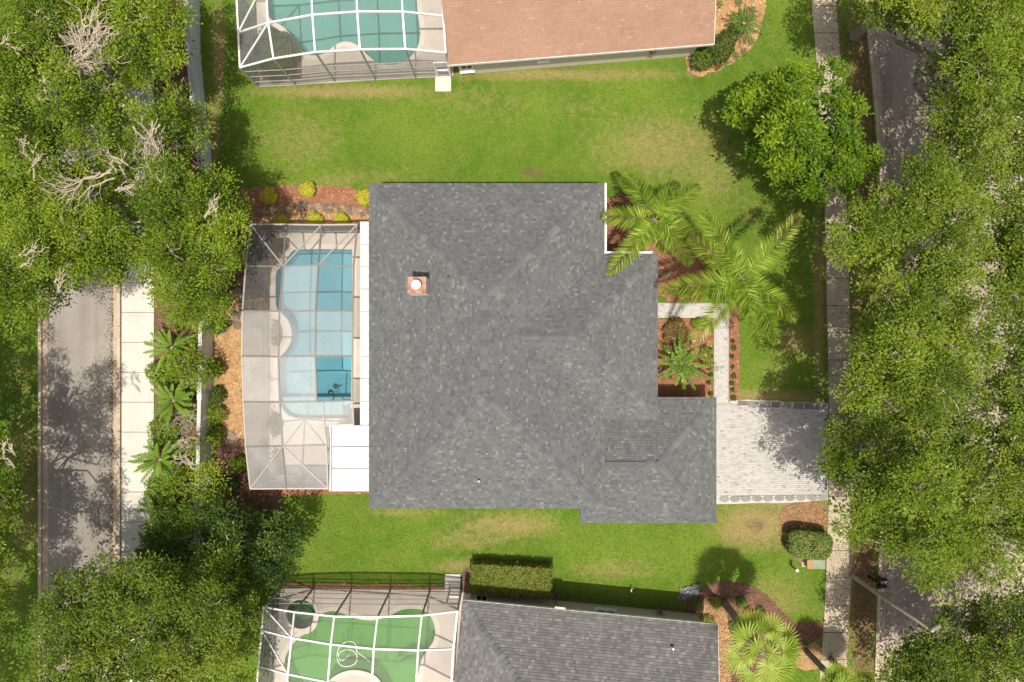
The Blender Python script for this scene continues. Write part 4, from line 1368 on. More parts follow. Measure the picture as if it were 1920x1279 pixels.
def wiggle(rng, a, b, n=5, amp=0.12, sag=0.0):
    a, b = np.array(a, float), np.array(b, float)
    t = np.linspace(0, 1, n)[:, None]
    p = a + (b - a) * t
    L = np.linalg.norm(b - a)
    j = rng.normal(0, amp * L, (n, 3)) * np.sin(t * PI)
    p = p + j
    p[:, 2] += sag * L * np.sin(t[:, 0] * PI)
    return p

def bare_fan(mb, rng, c, r, n, z_amp=.30):
    """bare pale limbs forking towards one side"""
    c = np.array(c, float)
    az0 = rng.uniform(0, 2 * PI)
    for k in range(max(2, n // 2)):
        az = az0 + rng.normal(0, .55)
        d = np.array((math.cos(az), math.sin(az), rng.uniform(-.05, z_amp)))
        L = 1.35 * r * rng.uniform(.6, 1.1)
        s = c - d * L * .45 + rng.normal(0, .14 * r, 3) * np.array((1, 1, .4))
        p = wiggle(rng, s, s + d * L, 8, .05)
        mb.tube(p, np.linspace(.046, .014, 8), 4, False)
        for q in range(5):
            i = int(rng.integers(1, 7))
            a2 = az + rng.choice([-1, 1]) * rng.uniform(.35, .9)
            d2_ = np.array((math.cos(a2), math.sin(a2), rng.uniform(-.05, .35)))
            p2 = wiggle(rng, p[i], p[i] + d2_ * L * rng.uniform(.25, .5), 5, .06)
            mb.tube(p2, np.linspace(.024, .009, 5), 3, False)
            for w in range(2):
                j = int(rng.integers(1, 5))
                a3 = a2 + rng.choice([-1, 1]) * rng.uniform(.3, .9)
                p3_ = wiggle(rng, p2[j], p2[j] + np.array((math.cos(a3), math.sin(a3), .15)) * L * .18, 3, .05)
                mb.tube(p3_, np.linspace(.014, .007, 3), 3, False)

def tree(name, label, base_px, poly, ztop, zlow, seed, leaf='oak_leaf', spacing=35, lobe_r=.98, clumps=25, per=46, sig=.19, size=(.10, .17), aspect=.5,
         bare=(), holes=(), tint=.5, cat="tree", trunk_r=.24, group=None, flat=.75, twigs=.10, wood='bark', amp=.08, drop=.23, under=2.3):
    rng = np.random.default_rng(seed)
    b = W(*base_px)
    t = thing(name, label, cat, (b[0], b[1], 0), group)
    P = np.array(poly, float)
    lo, hi = P.min(0), P.max(0)
    cand = rng.uniform(lo, hi, (6000, 2))
    cand = cand[inpoly(cand, poly)]
    ed = edge_dist(cand, poly)
    cand, ed = cand[ed > min(14, ed.max() * .5)], ed[ed > min(14, ed.max() * .5)]
    pick, pe = [], []
    for c, e in zip(cand, ed):
        if all((c[0] - p[0]) ** 2 + (c[1] - p[1]) ** 2 > spacing ** 2 for p in pick) and all(math.hypot(c[0] - h[0], c[1] - h[1]) > h[2] for h in holes):
            pick.append(c); pe.append(e)
    pe = np.array(pe)
    dm = max(pe.max(), 1)
    lobes = []
    ph = rng.uniform(0, 6.28, 4)
    low = []
    for c, e in zip(pick, pe):
        u_, v_ = c[0] / 92.0, c[1] / 92.0
        gap = math.sin(u_ * 2.9 + ph[0] + 1.3 * math.sin(v_ * 2.1 + ph[1])) * math.sin(v_ * 3.1 + ph[2] + 1.1 * math.sin(u_ * 2.3 + ph[3]))
        if under > 0 and e > 26 and (rng.random() < drop * .35 or gap < -1 + 2 * drop * 1.25):
            low.append((c, e)); continue
        z = zlow + (ztop - zlow) * math.sqrt(min(1, (e + 10) / dm)) + rng.normal(0, .75)
        r = lobe_r * rng.uniform(.65, 1.3)
        rlim = (e + 18) / PPM * (CAM_H - z) / CAM_H
        r = min(r, max(rlim, .45))
        lobes.append((W(c[0], c[1], z), r))
    LC = np.array([l[0] for l in lobes])
    LOW = []
    if under > 0:
        seen = []
        for c, e in list(low) + [q for q in zip(pick, pe) if q[1] > 30]:
            if all((c[0] - s[0]) ** 2 + (c[1] - s[1]) ** 2 > (spacing * 1.15) ** 2 for s in seen):
                seen.append(c)
                z = zlow + (ztop - zlow) * math.sqrt(min(1, (e + 10) / dm)) - under + rng.normal(0, .3)
                LOW.append(W(c[0], c[1], max(1.2, z)))
    # ---- wood
    mb = MB(); tw = MB()
    fork = np.array((b[0] + rng.normal(0, .2), b[1] + rng.normal(0, .2), min(2.6, zlow * .5)))
    mb.tube([(b[0], b[1], -.1), (b[0], b[1], .25), (b[0] + (fork[0] - b[0]) * .5, b[1], 1.2), fork], [trunk_r * 1.5, trunk_r * 1.1, trunk_r, trunk_r * .9], 9)
    k = min(len(LC), max(3, len(LC) // 7))
    seeds = LC[rng.choice(len(LC), k, replace=False)]
    own = np.argmin(((LC[:, None] - seeds[None]) ** 2).sum(-1), 1)
    for s in range(k):
        grp = LC[own == s]
        if not len(grp):
            continue
        m = grp.mean(0); m = fork + (m - fork) * .72; m[2] -= .5
        p = wiggle(rng, fork, m, 7, .06, .10)
        mb.tube(p, np.linspace(trunk_r * .62, trunk_r * .28, 7), 6)
        for c in grp:
            i = int(rng.integers(4, 7))
            e = c - np.array((0, 0, .25))
            p2 = wiggle(rng, p[i], e, 6, .08, .05)
            mb.tube(p2, np.linspace(trunk_r * .26, .03, 6), 5)
    # ---- leaf clumps
    CC, OW, T0 = [], [], []
    for (c, r) in lobes:
        n = int(clumps * max(.45, (r / lobe_r) ** 2))
        d = unit(rng.normal(0, 1, (n, 3)))
        d[:, 2] = np.abs(d[:, 2]) * rng.choice([1, 1, 1, -0.5], n)
        rad = r * rng.uniform(.55, 1.08, n) ** .6
        pts = c + d * rad[:, None] * np.array((1, 1, flat))
        tl = tint + rng.normal(0, .13)
        for q in range(n):
            if any(math.hypot((pts[q][0] - W(h[0], h[1], c[2])[0]), (pts[q][1] - W(h[0], h[1], c[2])[1])) < h[2] / PPM * .8 for h in holes):
                continue
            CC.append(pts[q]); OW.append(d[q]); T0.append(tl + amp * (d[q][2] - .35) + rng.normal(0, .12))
            if rng.random() < twigs:
                p = wiggle(rng, c - np.array((0, 0, .1)), pts[q] + d[q] * .12 + np.array((0, 0, .04)), 4, .10)
                tw.tube(p, np.linspace(.022, .007, 4), 3, False)
    CC, OW, T0 = np.array(CC), np.array(OW), np.array(T0)
    for (px, py, r, n) in bare:
        d_ = np.hypot(LC[:, 0] - W(px, py, ztop)[0], LC[:, 1] - W(px, py, ztop)[1])
        zc = LC[np.argmin(d_), 2]
        bare_fan(tw, rng, W(px, py, zc + .55), r, n)
    mb.build("trunk", M[wood], t, True)
    if tw.n:
        stuff(tw.build("twigs", M['twig'], t))
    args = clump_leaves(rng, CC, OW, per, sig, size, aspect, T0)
    if LOW:
        LOW = np.array(LOW)
        k2 = 18
        i2 = np.repeat(np.arange(len(LOW)), k2)
        C2_ = LOW[i2] + rng.normal(0, 1, (len(i2), 3)) * np.array((lobe_r * .62, lobe_r * .62, .35))
        a2_ = clump_leaves(rng, C2_, unit(rng.normal(0, 1, (len(i2), 3))), max(14, per // 2), sig * 1.3, (size[0] * 1.5, size[1] * 1.6), aspect, np.full(len(i2), tint) + rng.normal(0, .12, len(i2)))
        args = tuple(np.concatenate([x, y]) for x, y in zip(args, a2_))
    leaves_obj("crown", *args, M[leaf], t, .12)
    return t

# ---------------- oaks by the left road
tree("oak_tree", "bright green oak in the top left corner with a tangle of bare pale branches", (120, 140),
     [(-40, -40), (215, -40), (225, 70), (205, 180), (215, 260), (120, 300), (-40, 290)], 8.6, 6.2, 301, holes=[(168, 100, 34), (205, 140, 18)],
     bare=[(165, 92, 1.6, 16), (150, 118, 1.4, 12), (185, 70, 1.1, 9), (20, 75, .9, 5), (75, 190, .7, 4), (40, 270, .7, 4)])
tree("oak_tree", "oak overhanging the top end of the white boundary wall", (300, 60),
     [(205, -40), (340, -40), (346, 20), (344, 90), (334, 130), (300, 128), (285, 175), (240, 190), (212, 110)], 8.0, 5.6, 302, bare=[(232, 15, .7, 5)], tint=.55)
tree("oak_tree", "wide oak over the wall with pale bare limbs, left of the lawn shadow", (330, 380),
     [(225, 200), (262, 190), (300, 205), (345, 172), (372, 215), (390, 290), (440, 350), (452, 440), (428, 520), (415, 600), (352, 625), (330, 560), (290, 520), (235, 505), (215, 400), (195, 300)], 8.2, 5.2, 303,
     bare=[(275, 255, 1.5, 8), (310, 270, 1.1, 6), (212, 300, 1.3, 6), (300, 318, 1.5, 8), (235, 350, 1.1, 6), (320, 445, 1.2, 6), (395, 400, .8, 4), (250, 420, .8, 4)], holes=[(185, 205, 18)])
tree("oak_tree", "yellow-green oak across the left road, lowest of the top left oaks", (90, 420),
     [(-40, 290), (100, 305), (195, 300), (220, 400), (238, 500), (205, 520), (165, 522), (140, 545), (95, 560), (60, 595), (-40, 600)], 8.6, 6.0, 304,
     bare=[(60, 310, 1.0, 5), (160, 345, 1.5, 8), (150, 440, 1.0, 5), (110, 520, 1.0, 5), (40, 380, .8, 4), (60, 480, .8, 4)], tint=.54, holes=[(140, 305, 14)])
# ---------------- oaks at the lower left
tree("oak_tree", "oak spreading over the lower end of the left road", (200, 1180),
     [(70, 1330), (78, 1190), (100, 1095), (125, 1075), (190, 1050), (250, 1062), (300, 1060), (350, 1085), (362, 1180), (370, 1330)], 8.2, 6.0, 305, leaf='oak_leaf_c', tint=.54, bare=[(250, 1170, .7, 4), (120, 1250, .7, 4)], holes=[(288, 1165, 16)])
tree("oak_tree", "oak between the lower road and the green pool cage", (430, 1200),
     [(335, 1070), (395, 1030), (435, 1048), (468, 1110), (478, 1180), (468, 1250), (476, 1330), (395, 1330), (372, 1240), (335, 1180)], 7.0, 4.8, 306, leaf='oak_leaf_c', tint=.5, bare=[(410, 1130, .7, 4)])
tree("broadleaf_tree", "dark glossy broadleaf tree at the lawn corner below the grey pool cage", (470, 1000),
     [(262, 1010), (300, 960), (375, 945), (420, 950), (480, 970), (545, 985), (557, 1025), (545, 1070), (520, 1095), (450, 1090), (370, 1085), (285, 1060)], 4.2, 2.4, 307, leaf='dark_leaf', tint=.42, size=(.12, .2), per=36, twigs=.1, trunk_r=.16)
tree("oak_tree", "oak whose twigs reach in at the left edge beside the lower road", (-60, 990),
     [(-340, 540), (-170, 560), (-120, 780), (-20, 800), (28, 850), (22, 940), (0, 985), (30, 1060), (-10, 1240), (-110, 1330), (-120, 1490), (-340, 1490)], 9.5, 7.0, 308, tint=.55, leaf='oak_leaf_b', spacing=52, clumps=24, drop=.1, bare=[(18, 850, .7, 5)])
tree("shrub_tree", "sprawling light green shrub beside the boundary wall above the dark broadleaf tree", (360, 900),
     [(300, 885), (350, 862), (405, 872), (418, 900), (412, 945), (372, 985), (318, 990), (296, 940)], 3.4, 2.2, 309, leaf='oak_leaf', tint=.62, spacing=30, lobe_r=.8, clumps=18, per=34, trunk_r=.08, bare=[(350, 868, .8, 6)], twigs=.2)
# ---------------- street oaks on the right
tree("oak_tree", "street oak in the top right corner, grey limb across the road", (1600, 70),
     [(1585, -60), (1600, 30), (1640, 40), (1700, 62), (1745, 62), (1780, 85), (1745, 130), (1752, 210), (1770, 245), (1720, 300), (1800, 335), (1975, 330), (1975, -60)], 9.2, 6.6, 311, leaf='oak_leaf_b', tint=.55,
     holes=[(1668, 52, 12)])
tree("oak_tree", "street oak below the magnolia, its edge over the pavement", (1700, 440),
     [(1660, 352), (1720, 305), (1800, 335), (1850, 420), (1830, 520), (1760, 560), (1690, 570), (1620, 545), (1585, 500), (1562, 445), (1580, 395), (1640, 390)], 10.8, 8.0, 312, leaf='oak_leaf_b', tint=.53,
     holes=[(1650, 470, 12)])
tree("oak_tree", "street oak at the right edge level with the tall palms", (1860, 480),
     [(1800, 335), (1975, 330), (1975, 640), (1900, 640), (1850, 560), (1850, 420)], 9.0, 7.0, 313, leaf='oak_leaf_b', tint=.52, holes=[(1830, 545, 22), (1880, 360, 12)])
tree("oak_tree", "street oak reaching over the pavement at the top of the driveway", (1720, 700),
     [(1700, 560), (1780, 545), (1830, 570), (1860, 650), (1830, 760), (1740, 790), (1660, 790), (1580, 770), (1572, 740), (1600, 660), (1598, 625), (1630, 600), (1640, 560)], 11.0, 8.2, 314, leaf='oak_leaf_b', tint=.55)
tree("oak_tree", "street oak at the right edge below the middle, greyer foliage", (1880, 800),
     [(1860, 640), (1975, 630), (1975, 1000), (1900, 1000), (1830, 900), (1830, 770)], 9.2, 7.0, 315, leaf='oak_leaf_b', tint=.58, bare=[(1870, 780, .8, 4)], holes=[(1868, 660, 20)])
tree("oak_tree", "street oak hanging over the foot of the driveway and pavement", (1700, 930),
     [(1570, 775), (1660, 790), (1740, 790), (1830, 770), (1835, 900), (1880, 1000), (1890, 1080), (1810, 1090), (1740, 1085), (1680, 1050), (1670, 1015), (1610, 1020), (1580, 975), (1590, 920), (1555, 880), (1550, 830)], 9.6, 6.8, 316, leaf='oak_leaf_b', tint=.55,
     holes=[(1790, 865, 14), (1800, 950, 14)])
tree("oak_tree", "darker oak in the bottom right corner of the street", (1800, 1240),
     [(1660, 1330), (1640, 1270), (1690, 1210), (1740, 1200), (1790, 1140), (1850, 1130), (1900, 1090), (1975, 1080), (1975, 1340)], 7.6, 5.0, 317, leaf='oak_leaf_c', tint=.44, twigs=.15, holes=[(1905, 1060, 10)])
tree("oak_tree", "oak behind the right edge near the bottom of the street", (1930, 1040),
     [(1880, 1000), (1900, 985), (1990, 980), (1990, 1110), (1900, 1095)], 8.5, 7.0, 318, leaf='oak_leaf_b', tint=.5)
# ---------------- magnolia
tree("magnolia_tree", "rounded magnolia with dark glossy leaves on the lawn by the pavement", (1462, 330),
     [(1378.5, 192.6), (1400.4, 164.1), (1443.2, 133.7), (1476.4, 116.6), (1514.4, 124.2), (1547.7, 107.1), (1576.2, 124.2), (1593.2, 164.1), (1595.2, 187.8), (1612.2, 206.8), (1595.2, 235.3), (1633.2, 259.1), (1647.4, 297.1), (1633.2, 330.4), (1599.9, 344.6), (1571.4, 358.9), (1528.7, 365.5), (1490.7, 356.0), (1473.5, 330.4), (1452.7, 316.1), (1428.9, 314.2), (1400.4, 304.7), (1384.2, 278.1), (1390.9, 249.6), (1376.7, 216.3)],
     6.4, 3.6, 320, leaf='magnolia_leaf', tint=.50, spacing=31, lobe_r=.76, clumps=30, per=26, sig=.14, size=(.16, .25), aspect=.42, twigs=.05, flat=.85, drop=.32, under=1.6)

# ---------------- palms and cycads
def frond(acc, wood, rng, base, tip, rise, n, leaf_l, leaf_w, vee, tint0, tipfade=0.0, pet=.12, rach=.022, swirl=.25):
    """pinnate frond: arching rachis with two combs of leaflets"""
    base, tip = np.array(base, float), np.array(tip, float)
    t = np.linspace(0, 1, 12)
    L = np.linalg.norm(tip - base)
    p = base + (tip - base) * t[:, None]
    p[:, 2] += rise * L * np.sin(np.minimum(1, t ** .8) * PI) * .9
    wood.tube(p, np.linspace(rach, rach * .25, 12), 4, False)
    tan = unit(np.gradient(p, axis=0))
    ts = np.linspace(pet, .995, n)
    for s in (-1, 1):
        pc = np.stack([np.interp(ts, t, p[:, i]) for i in range(3)], 1)
        tg = unit(np.stack([np.interp(ts, t, tan[:, i]) for i in range(3)], 1))
        sd_ = unit(np.cross(tg, np.array((0, 0, 1.0)))) * s
        up = np.cross(sd_ * s, tg)
        ll = leaf_l * (np.sin(np.clip(ts * .92 + .1, 0, 1) * PI) ** .5 * .85 + .15) * rng.uniform(.8, 1.15, n)
        fwd = .35 + .75 * ts
        ax = unit(sd_ + tg * fwd[:, None] + up * (vee + rng.normal(0, swirl, n))[:, None])
        cen = pc + ax * ll[:, None] * .5
        cen[:, 2] -= .10 * ll
        acc['c'].append(cen); acc['a'].append(ax - np.array((0, 0, .25)))
        acc['n'].append(unit(np.cross(ax, tg) * -s + np.array((0, 0, .6)) + rng.normal(0, .2, (n, 3))))
        acc['l'].append(ll); acc['w'].append(np.full(n, leaf_w) * rng.uniform(.8, 1.2, n))
        acc['t'].append(tint0 + tipfade * ts ** 2 + rng.normal(0, .17, n))

def newacc():
    return {k: [] for k in 'canlwt'}
def flush(name, acc, mat, parent, fold=.1):
    return leaves_obj(name, *(np.concatenate(acc[k]) for k in 'canlwt'), mat, parent, fold)

def feather_palm(label, crown_px, zc, tips, seed, fades=None):
    rng = np.random.default_rng(seed)
    c = W(*crown_px, zc)
    t = thing("queen_palm", label, "palm tree", (c[0], c[1], 0))
    mb = MB()
    zs = np.linspace(-.1, zc - .1, 12)
    mb.tube(np.stack([np.full(12, c[0]), np.full(12, c[1]), zs], 1), np.linspace(.17, .11, 12) * (1 + .08 * (np.arange(12) % 2)), 9)
    mb.build("trunk", M['palm_trunk'], t, True)
    wood = MB()
    for k, tp in enumerate(tips):
        px, py, dz, fade = tp
        acc = newacc(); wd = MB()
        frond(acc, wd, rng, c + np.array((0, 0, .05)), W(px, py, zc + dz), .16, 190, .78, .044, .25, .52 + rng.normal(0, .07), fade, .10, .022, .5)
        fr = flush("frond", acc, M['palm_leaf'], t, .05)
        wd.build("rachis", M['palm_rachis'], fr)
    return t
M['palm_rachis'] = plain("palm_rachis", (0.20, 0.22, 0.07), 0.6)
feather_palm("queen palm with fronds over the roof corner and white gutter", (1227, 412), 4.9,
     [(1174, 324, -.5, .1), (1311, 348, -.5, .05), (1130, 407, -.5, .25), (1141, 514, -.6, .1), (1298, 494, -.7, .05), (1297, 446, -.4, .05), (1262, 360, .3, 0), (1195, 458, .2, .05), (1250, 470, -.9, 0)], 401)
feather_palm("taller queen palm over the front lawn with pale frond tips", (1389, 520), 6.2,
     [(1503, 402, -.6, .55), (1316, 402, -.7, .15), (1291, 447, -.7, .1), (1238, 545, -.8, .05), (1276, 562, -.5, .05), (1300, 640, -1.0, .5), (1459, 645, -.8, .3), (1495, 600, -.9, .25), (1425, 655, -1.6, .0), (1350, 470, .2, .1), (1405, 590, .2, .05), (1335, 560, .1, .1)], 402)

def rosette(name, label, cat, c_px, z0, n, r, leaf_l, leaf_w, mat, seed, rise=.25, dz=-.2, tint=.5, az=(0, 2 * PI), nl=26, heart=None, group=None, var=.25):
    rng = np.random.default_rng(seed)
    c = W(*c_px, z0)
    t = thing(name, label, cat, (c[0], c[1], 0), group)
    MB().tube([(c[0], c[1], -.05), (c[0], c[1], z0 * .6), (c[0], c[1], z0)], [.16, .14, .11], 8).build("stem", M['palm_trunk'], t, True)
    for k in range(n):
        a = az[0] + (az[1] - az[0]) * (k + rng.uniform(-.3, .3)) / n
        ring = k % 3
        L = r * (1 - .18 * ring) * rng.uniform(1 - var, 1.1)
        tip = c + np.array((math.cos(a) * L, math.sin(a) * L, dz + .25 * ring * r * .6))
        acc = newacc(); wd = MB()
        frond(acc, wd, rng, c, tip, rise, nl, leaf_l, leaf_w, .15, tint + rng.normal(0, .1), .1, .08, .018, .1)
        fr = flush("frond", acc, M[mat], t, .05)
        wd.build("rachis", M['palm_rachis'], fr)
    if heart:
        MB().lathe((c[0], c[1], z0 - .05), [(.05, 0), (.14, .06), (.12, .14), (.03, .2)], 10).build("heart", M[heart], t, True)
    return t
rosette("cycad", "deep green cycad with arching lobed fronds by the garage corner", "cycad", (1277, 682), .9, 16, 1.95, .17, .075, 'cycad_leaf', 411, .14, -.1, .6, var=.10, nl=40)
rosette("sago_palm", "sago palm with an orange heart in the mulch beside the salmon roof", "sago palm", (1394, 45), .8, 16, 1.25, .17, .035, 'cycad_leaf', 412, .25, -.1, .42, heart='rust', nl=40)
def strap_plant(name, label, c_px, z0, r, seed, tint):
    """starburst of long strap leaves on a short stem"""
    rng = np.random.default_rng(seed)
    c = W(*c_px, z0)
    t = thing(name, label, "plant", (c[0], c[1], 0))
    MB().tube([(c[0], c[1], -.05), (c[0], c[1], z0 * .6), (c[0], c[1], z0)], [.16, .13, .09], 8).build("stem", M['palm_trunk'], t, True)
    for k in range(int(rng.integers(30, 54))):
        a = k * 2.39996 + rng.normal(0, .35)
        el = rng.uniform(-.25, .95)
        L = r * rng.uniform(.5, 1.12) * (1 - .25 * max(0, el))
        d = np.array((math.cos(a) * math.cos(el), math.sin(a) * math.cos(el), math.sin(el)))
        acc = newacc(); m = 9
        s = np.linspace(.18, 1, m)
        P = c + d * (s * L)[:, None]; P[:, 2] -= .30 * L * s ** 2
        side = unit(np.cross(d, np.array((0, 0, 1.0))))
        tg = unit(np.gradient(P, axis=0))
        for sg in (-1, 1):
            ax = unit(side * sg + tg * 1.5)
            ll = .20 * np.sin(np.clip(s * .85 + .12, 0, 1) * PI) ** .6 + .05
            acc['c'].append(P + ax * ll[:, None] * .4); acc['a'].append(ax); acc['n'].append(unit(np.cross(ax, side) * -sg * 0 + np.array((0, 0, 1.0)) + d * .0 + rng.normal(0, .12, (m, 3))))
            acc['l'].append(ll); acc['w'].append(np.full(m, .075)); acc['t'].append(np.full(m, tint + rng.normal(0, .13)) + rng.normal(0, .05, m))
        acc['c'].append(P[:-1] + (P[1:] - P[:-1]) * .5); acc['a'].append(tg[:-1]); acc['n'].append(np.tile((0, 0, 1.0), (m - 1, 1)))
        acc['l'].append(np.full(m - 1, L / m * 1.8)); acc['w'].append(np.full(m - 1, .08)); acc['t'].append(np.full(m - 1, tint + .1))
        flush("leaf", acc, M['fern_leaf'], t, .05)
    return t
for k, (px, py, r, lab) in enumerate([(322, 652, 1.75, "uppermost strap-leaved plant leaning over the left pavement"),
        (325, 752, 1.6, "strap-leaved plant beside the grey leafless shrub"),
        (300, 862, 1.9, "big bright strap-leaved plant reaching furthest over the left pavement"),
        (300, 960, 1.6, "shaded strap-leaved plant under the light green shrub"),
        (290, 1032, 1.5, "lowest strap-leaved plant, dark, beside the lower road oak")]):
    strap_plant("strap_leaf_plant", lab, (px, py), 1.2 if k < 3 else 1.0, r * 1.0, 430 + k, .46 - (k > 2) * .2)

def fan_palm(label, c_px, zc, n, r, seed, leafr=1.0, tint=.5, trunk_r=.15):
    rng = np.random.default_rng(seed)
    c = W(*c_px, zc)
    t = thing("fan_palm", label, "palm tree", (c[0], c[1], 0))
    zs = np.linspace(-.1, zc, 10)
    MB().tube(np.stack([np.full(10, c[0]), np.full(10, c[1]), zs], 1), trunk_r * (1 + .1 * (np.arange(10) % 2)), 9).build("trunk", M['palm_trunk'], t, True)
    for k in range(n):
        a = k * 2.39996 + rng.normal(0, .3)
        q = math.sqrt((k + .7) / n)
        el = .85 - 1.05 * q + rng.normal(0, .12)
        d = np.array((math.cos(a) * math.cos(el), math.sin(a) * math.cos(el), math.sin(el)))
        hub = c + d * r * (.15 + .62 * q)
        hub[2] -= .25 * q * q
        wd = MB().tube(wiggle(rng, c, hub, 4, .02, .06), [.025, .02, .018, .015], 4, False)
        acc = newacc()
        side = unit(np.cross(d, np.array((0, 0, 1.0))))
        up = np.cross(side, d)
        m = 30
        th = np.linspace(-1.75, 1.75, m) * (1.0 if k > 4 else 1.6)
        leafr_ = leafr * rng.uniform(.82, 1.12) * (1.0 if k > 4 else .75)
        L = leafr_ * (1 - .10 * (np.abs(th) / 1.75) ** 2) * rng.uniform(.92, 1.05, m)
        ax = np.cos(th)[:, None] * d + np.sin(th)[:, None] * side - np.array((0, 0, .22))
        ax = unit(ax + up * (.12 * (np.arange(m) % 2))[:, None])
        nr = unit(up + side * (.7 * (np.arange(m) % 2 * 2 - 1))[:, None])
        acc['c'].append(hub + ax * L[:, None] * .5); acc['a'].append(ax); acc['n'].append(nr); acc['l'].append(L); acc['w'].append(np.full(m, .105 * leafr))
        acc['t'].append(np.full(m, tint + rng.normal(0, .15)) + rng.normal(0, .08, m))
        fr = flush("frond", acc, M['fan_leaf'], t, .03)
        wd.build("petiole", M['palm_rachis'], fr)
    return t
fan_palm("large yellow-green fan palm beside the weathered grey roof", (1432, 1222), 6.4, 17, 1.55, 431, .95, .55, .19)
fan_palm("small fan palm at the bottom edge over the pavement", (1572, 1284), 4.0, 14, .6, 432, .75, .5)
fan_palm("fan palm cut by the bottom edge, right of the pavement", (1622, 1300), 4.0, 12, .6, 433, .75, .55)

# ---------------- shrubs
def shrub(name, label, px, py, r, h, mat, seed, n=700, size=(.06, .1), aspect=.6, tint=.5, cat="shrub", group=None, ry=None, rz=0.0, stems=5, tv=.16, box=False, sq=1.0):
    rng = np.random.default_rng(seed)
    b = W(px, py)
    t = thing(name, label, cat, (b[0], b[1], 0), group)
    mb = MB()
    for k in range(stems):
        a = rng.uniform(0, 2 * PI)
        e = b + np.array((math.cos(a) * r * .5, math.sin(a) * r * .5, h * .75))
        mb.tube(wiggle(rng, b - np.array((0, 0, .05)), e, 4, .05), np.linspace(.03, .01, 4), 4)
    mb.build("stem", M['bark'], t)
    ry = ry or r
    d = unit(rng.normal(0, 1, (n, 3)))
    if box:
        d = rng.uniform(-1, 1, (n, 3))
        f = rng.integers(0, 5, n)
        d[f < 3, 2] = 1
        d[f == 3, 1] = rng.choice([-1, 1], (f == 3).sum())
        d[f == 4, 0] = rng.choice([-1, 1], (f == 4).sum())
        rad = rng.uniform(.82, 1.02, n)
        bump_ = 1 + .03 * np.sin(d[:, 0] * 9) * np.cos(d[:, 1] * 7) + .02 * np.sin(d[:, 0] * 23 + d[:, 1] * 11)
    else:
        d[:, 2] = np.where(d[:, 2] < -.3, -d[:, 2], d[:, 2])
        if sq < 1:
            d2s = np.sign(d) * np.abs(d) ** sq
            d = d2s / (np.abs(d2s) ** 3.5).sum(1, keepdims=True) ** (1 / 3.5)
        rad = rng.uniform(.5, 1.0, n) ** .4
        az = np.arctan2(d[:, 1], d[:, 0])
        bump_ = 1 + .10 * np.sin(az * 3 + seed) + .07 * np.sin(az * 7 + seed * 2) + .06 * np.sin(d[:, 2] * 9 + az * 4)
        if sq < 1:
            bump_ = 1 + (bump_ - 1) * .2
            rad = rng.uniform(.75, 1.0, n) ** .6
    p = d * (rad * bump_)[:, None] * np.array((r, ry, h * .5)) + np.array((0, 0, h * .52))
    ca, sa = math.cos(rz), math.sin(rz)
    cen = b + np.stack([p[:, 0] * ca - p[:, 1] * sa, p[:, 0] * sa + p[:, 1] * ca, p[:, 2]], 1)
    nr = unit(d * np.array((1, 1, .8)) + np.array((0, 0, .7)) + rng.normal(0, .5, (n, 3)))
    ax = unit(rng.normal(0, 1, (n, 3)) + d * .7)
    L = rng.uniform(*size, n)
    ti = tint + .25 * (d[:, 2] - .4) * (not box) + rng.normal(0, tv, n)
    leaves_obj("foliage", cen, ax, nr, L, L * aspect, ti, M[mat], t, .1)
    return t

YG = "yellow-green globe shrubs by the grey cage"
for k, (px, py, r, lab) in enumerate([(508, 370, .48, "yellow globe shrub in red mulch, leftmost of the upper row"), (580, 358, .45, "yellow globe shrub in red mulch, middle of the upper row"),
        (686, 372, .46, "yellow globe shrub half under the corner of the charcoal roof"), (530, 417, .40, "small yellow globe shrub at the grey cage's upper left corner"),
        (593, 414, .44, "yellow globe shrub against the cage, middle of the lower row"), (643, 415, .42, "yellow globe shrub against the cage, rightmost of the lower row")]):
    shrub("globe_shrub", lab, px, py, r, .62, 'lime_leaf', 500 + k, 2200, (.05, .09), .6, .6, group=YG)
shrub("round_hedge", "clipped oval dark green bush beside the pavement", 1505, 1012, 1.2, 1.4, 'bush_leaf', 510, 11000, (.07, .12), .55, .5, "bush", ry=.78, rz=-.1, sq=.7)
hc = W(958, 1090, 1.1)
shrub("box_hedge", "long clipped box hedge against the grey-roofed house", 960 + hc[0] * PPM, 639.5 - hc[1] * PPM, 2.17, 1.15, 'hedge_leaf', 511, 26000, (.06, .11), .55, .5, "hedge", ry=.82, rz=-.05, box=True, stems=14)
shrub("garden_shrub", "round bright green shrub below the salmon roof corner", 1310, 118, .62, 1.2, 'dark_leaf', 512, 1800, (.07, .12), .6, .75, ry=.7)
shrub("garden_shrub", "tall dark shrub beside the round one at the salmon roof corner", 1348, 100, .62, 1.7, 'dark_leaf', 513, 2400, (.07, .12), .6, .55, ry=1.15, rz=-.5)
shrub("garden_shrub", "green shrub tucked under the salmon roof eave", 1318, 98, .55, 1.4, 'dark_leaf', 514, 1400, (.07, .12), .6, .55)
TUFT = ["dark grassy tuft closest below the sago palm on its right", "dark grassy tuft second below the sago palm", "dark grassy tuft third below the sago palm",
        "dark grassy tuft nearest the two dark shrubs by the salmon roof", "dark grassy tuft right above the sago palm", "dark grassy tuft straight above the sago palm at the picture edge", "dark grassy tuft beside the salmon roof edge at the top"]
for k, (px, py) in enumerate([(1408, 78), (1395, 98), (1380, 105), (1362, 115), (1412, 20), (1385, 5), (1350, 8)]):
    rosette("tuft_plant", TUFT[k], "plant", (px, py), .12, 9, .34, .07, .03, 'cycad_leaf', 520 + k, .35, .0, .35, nl=8, group="tufts round the sago palm")
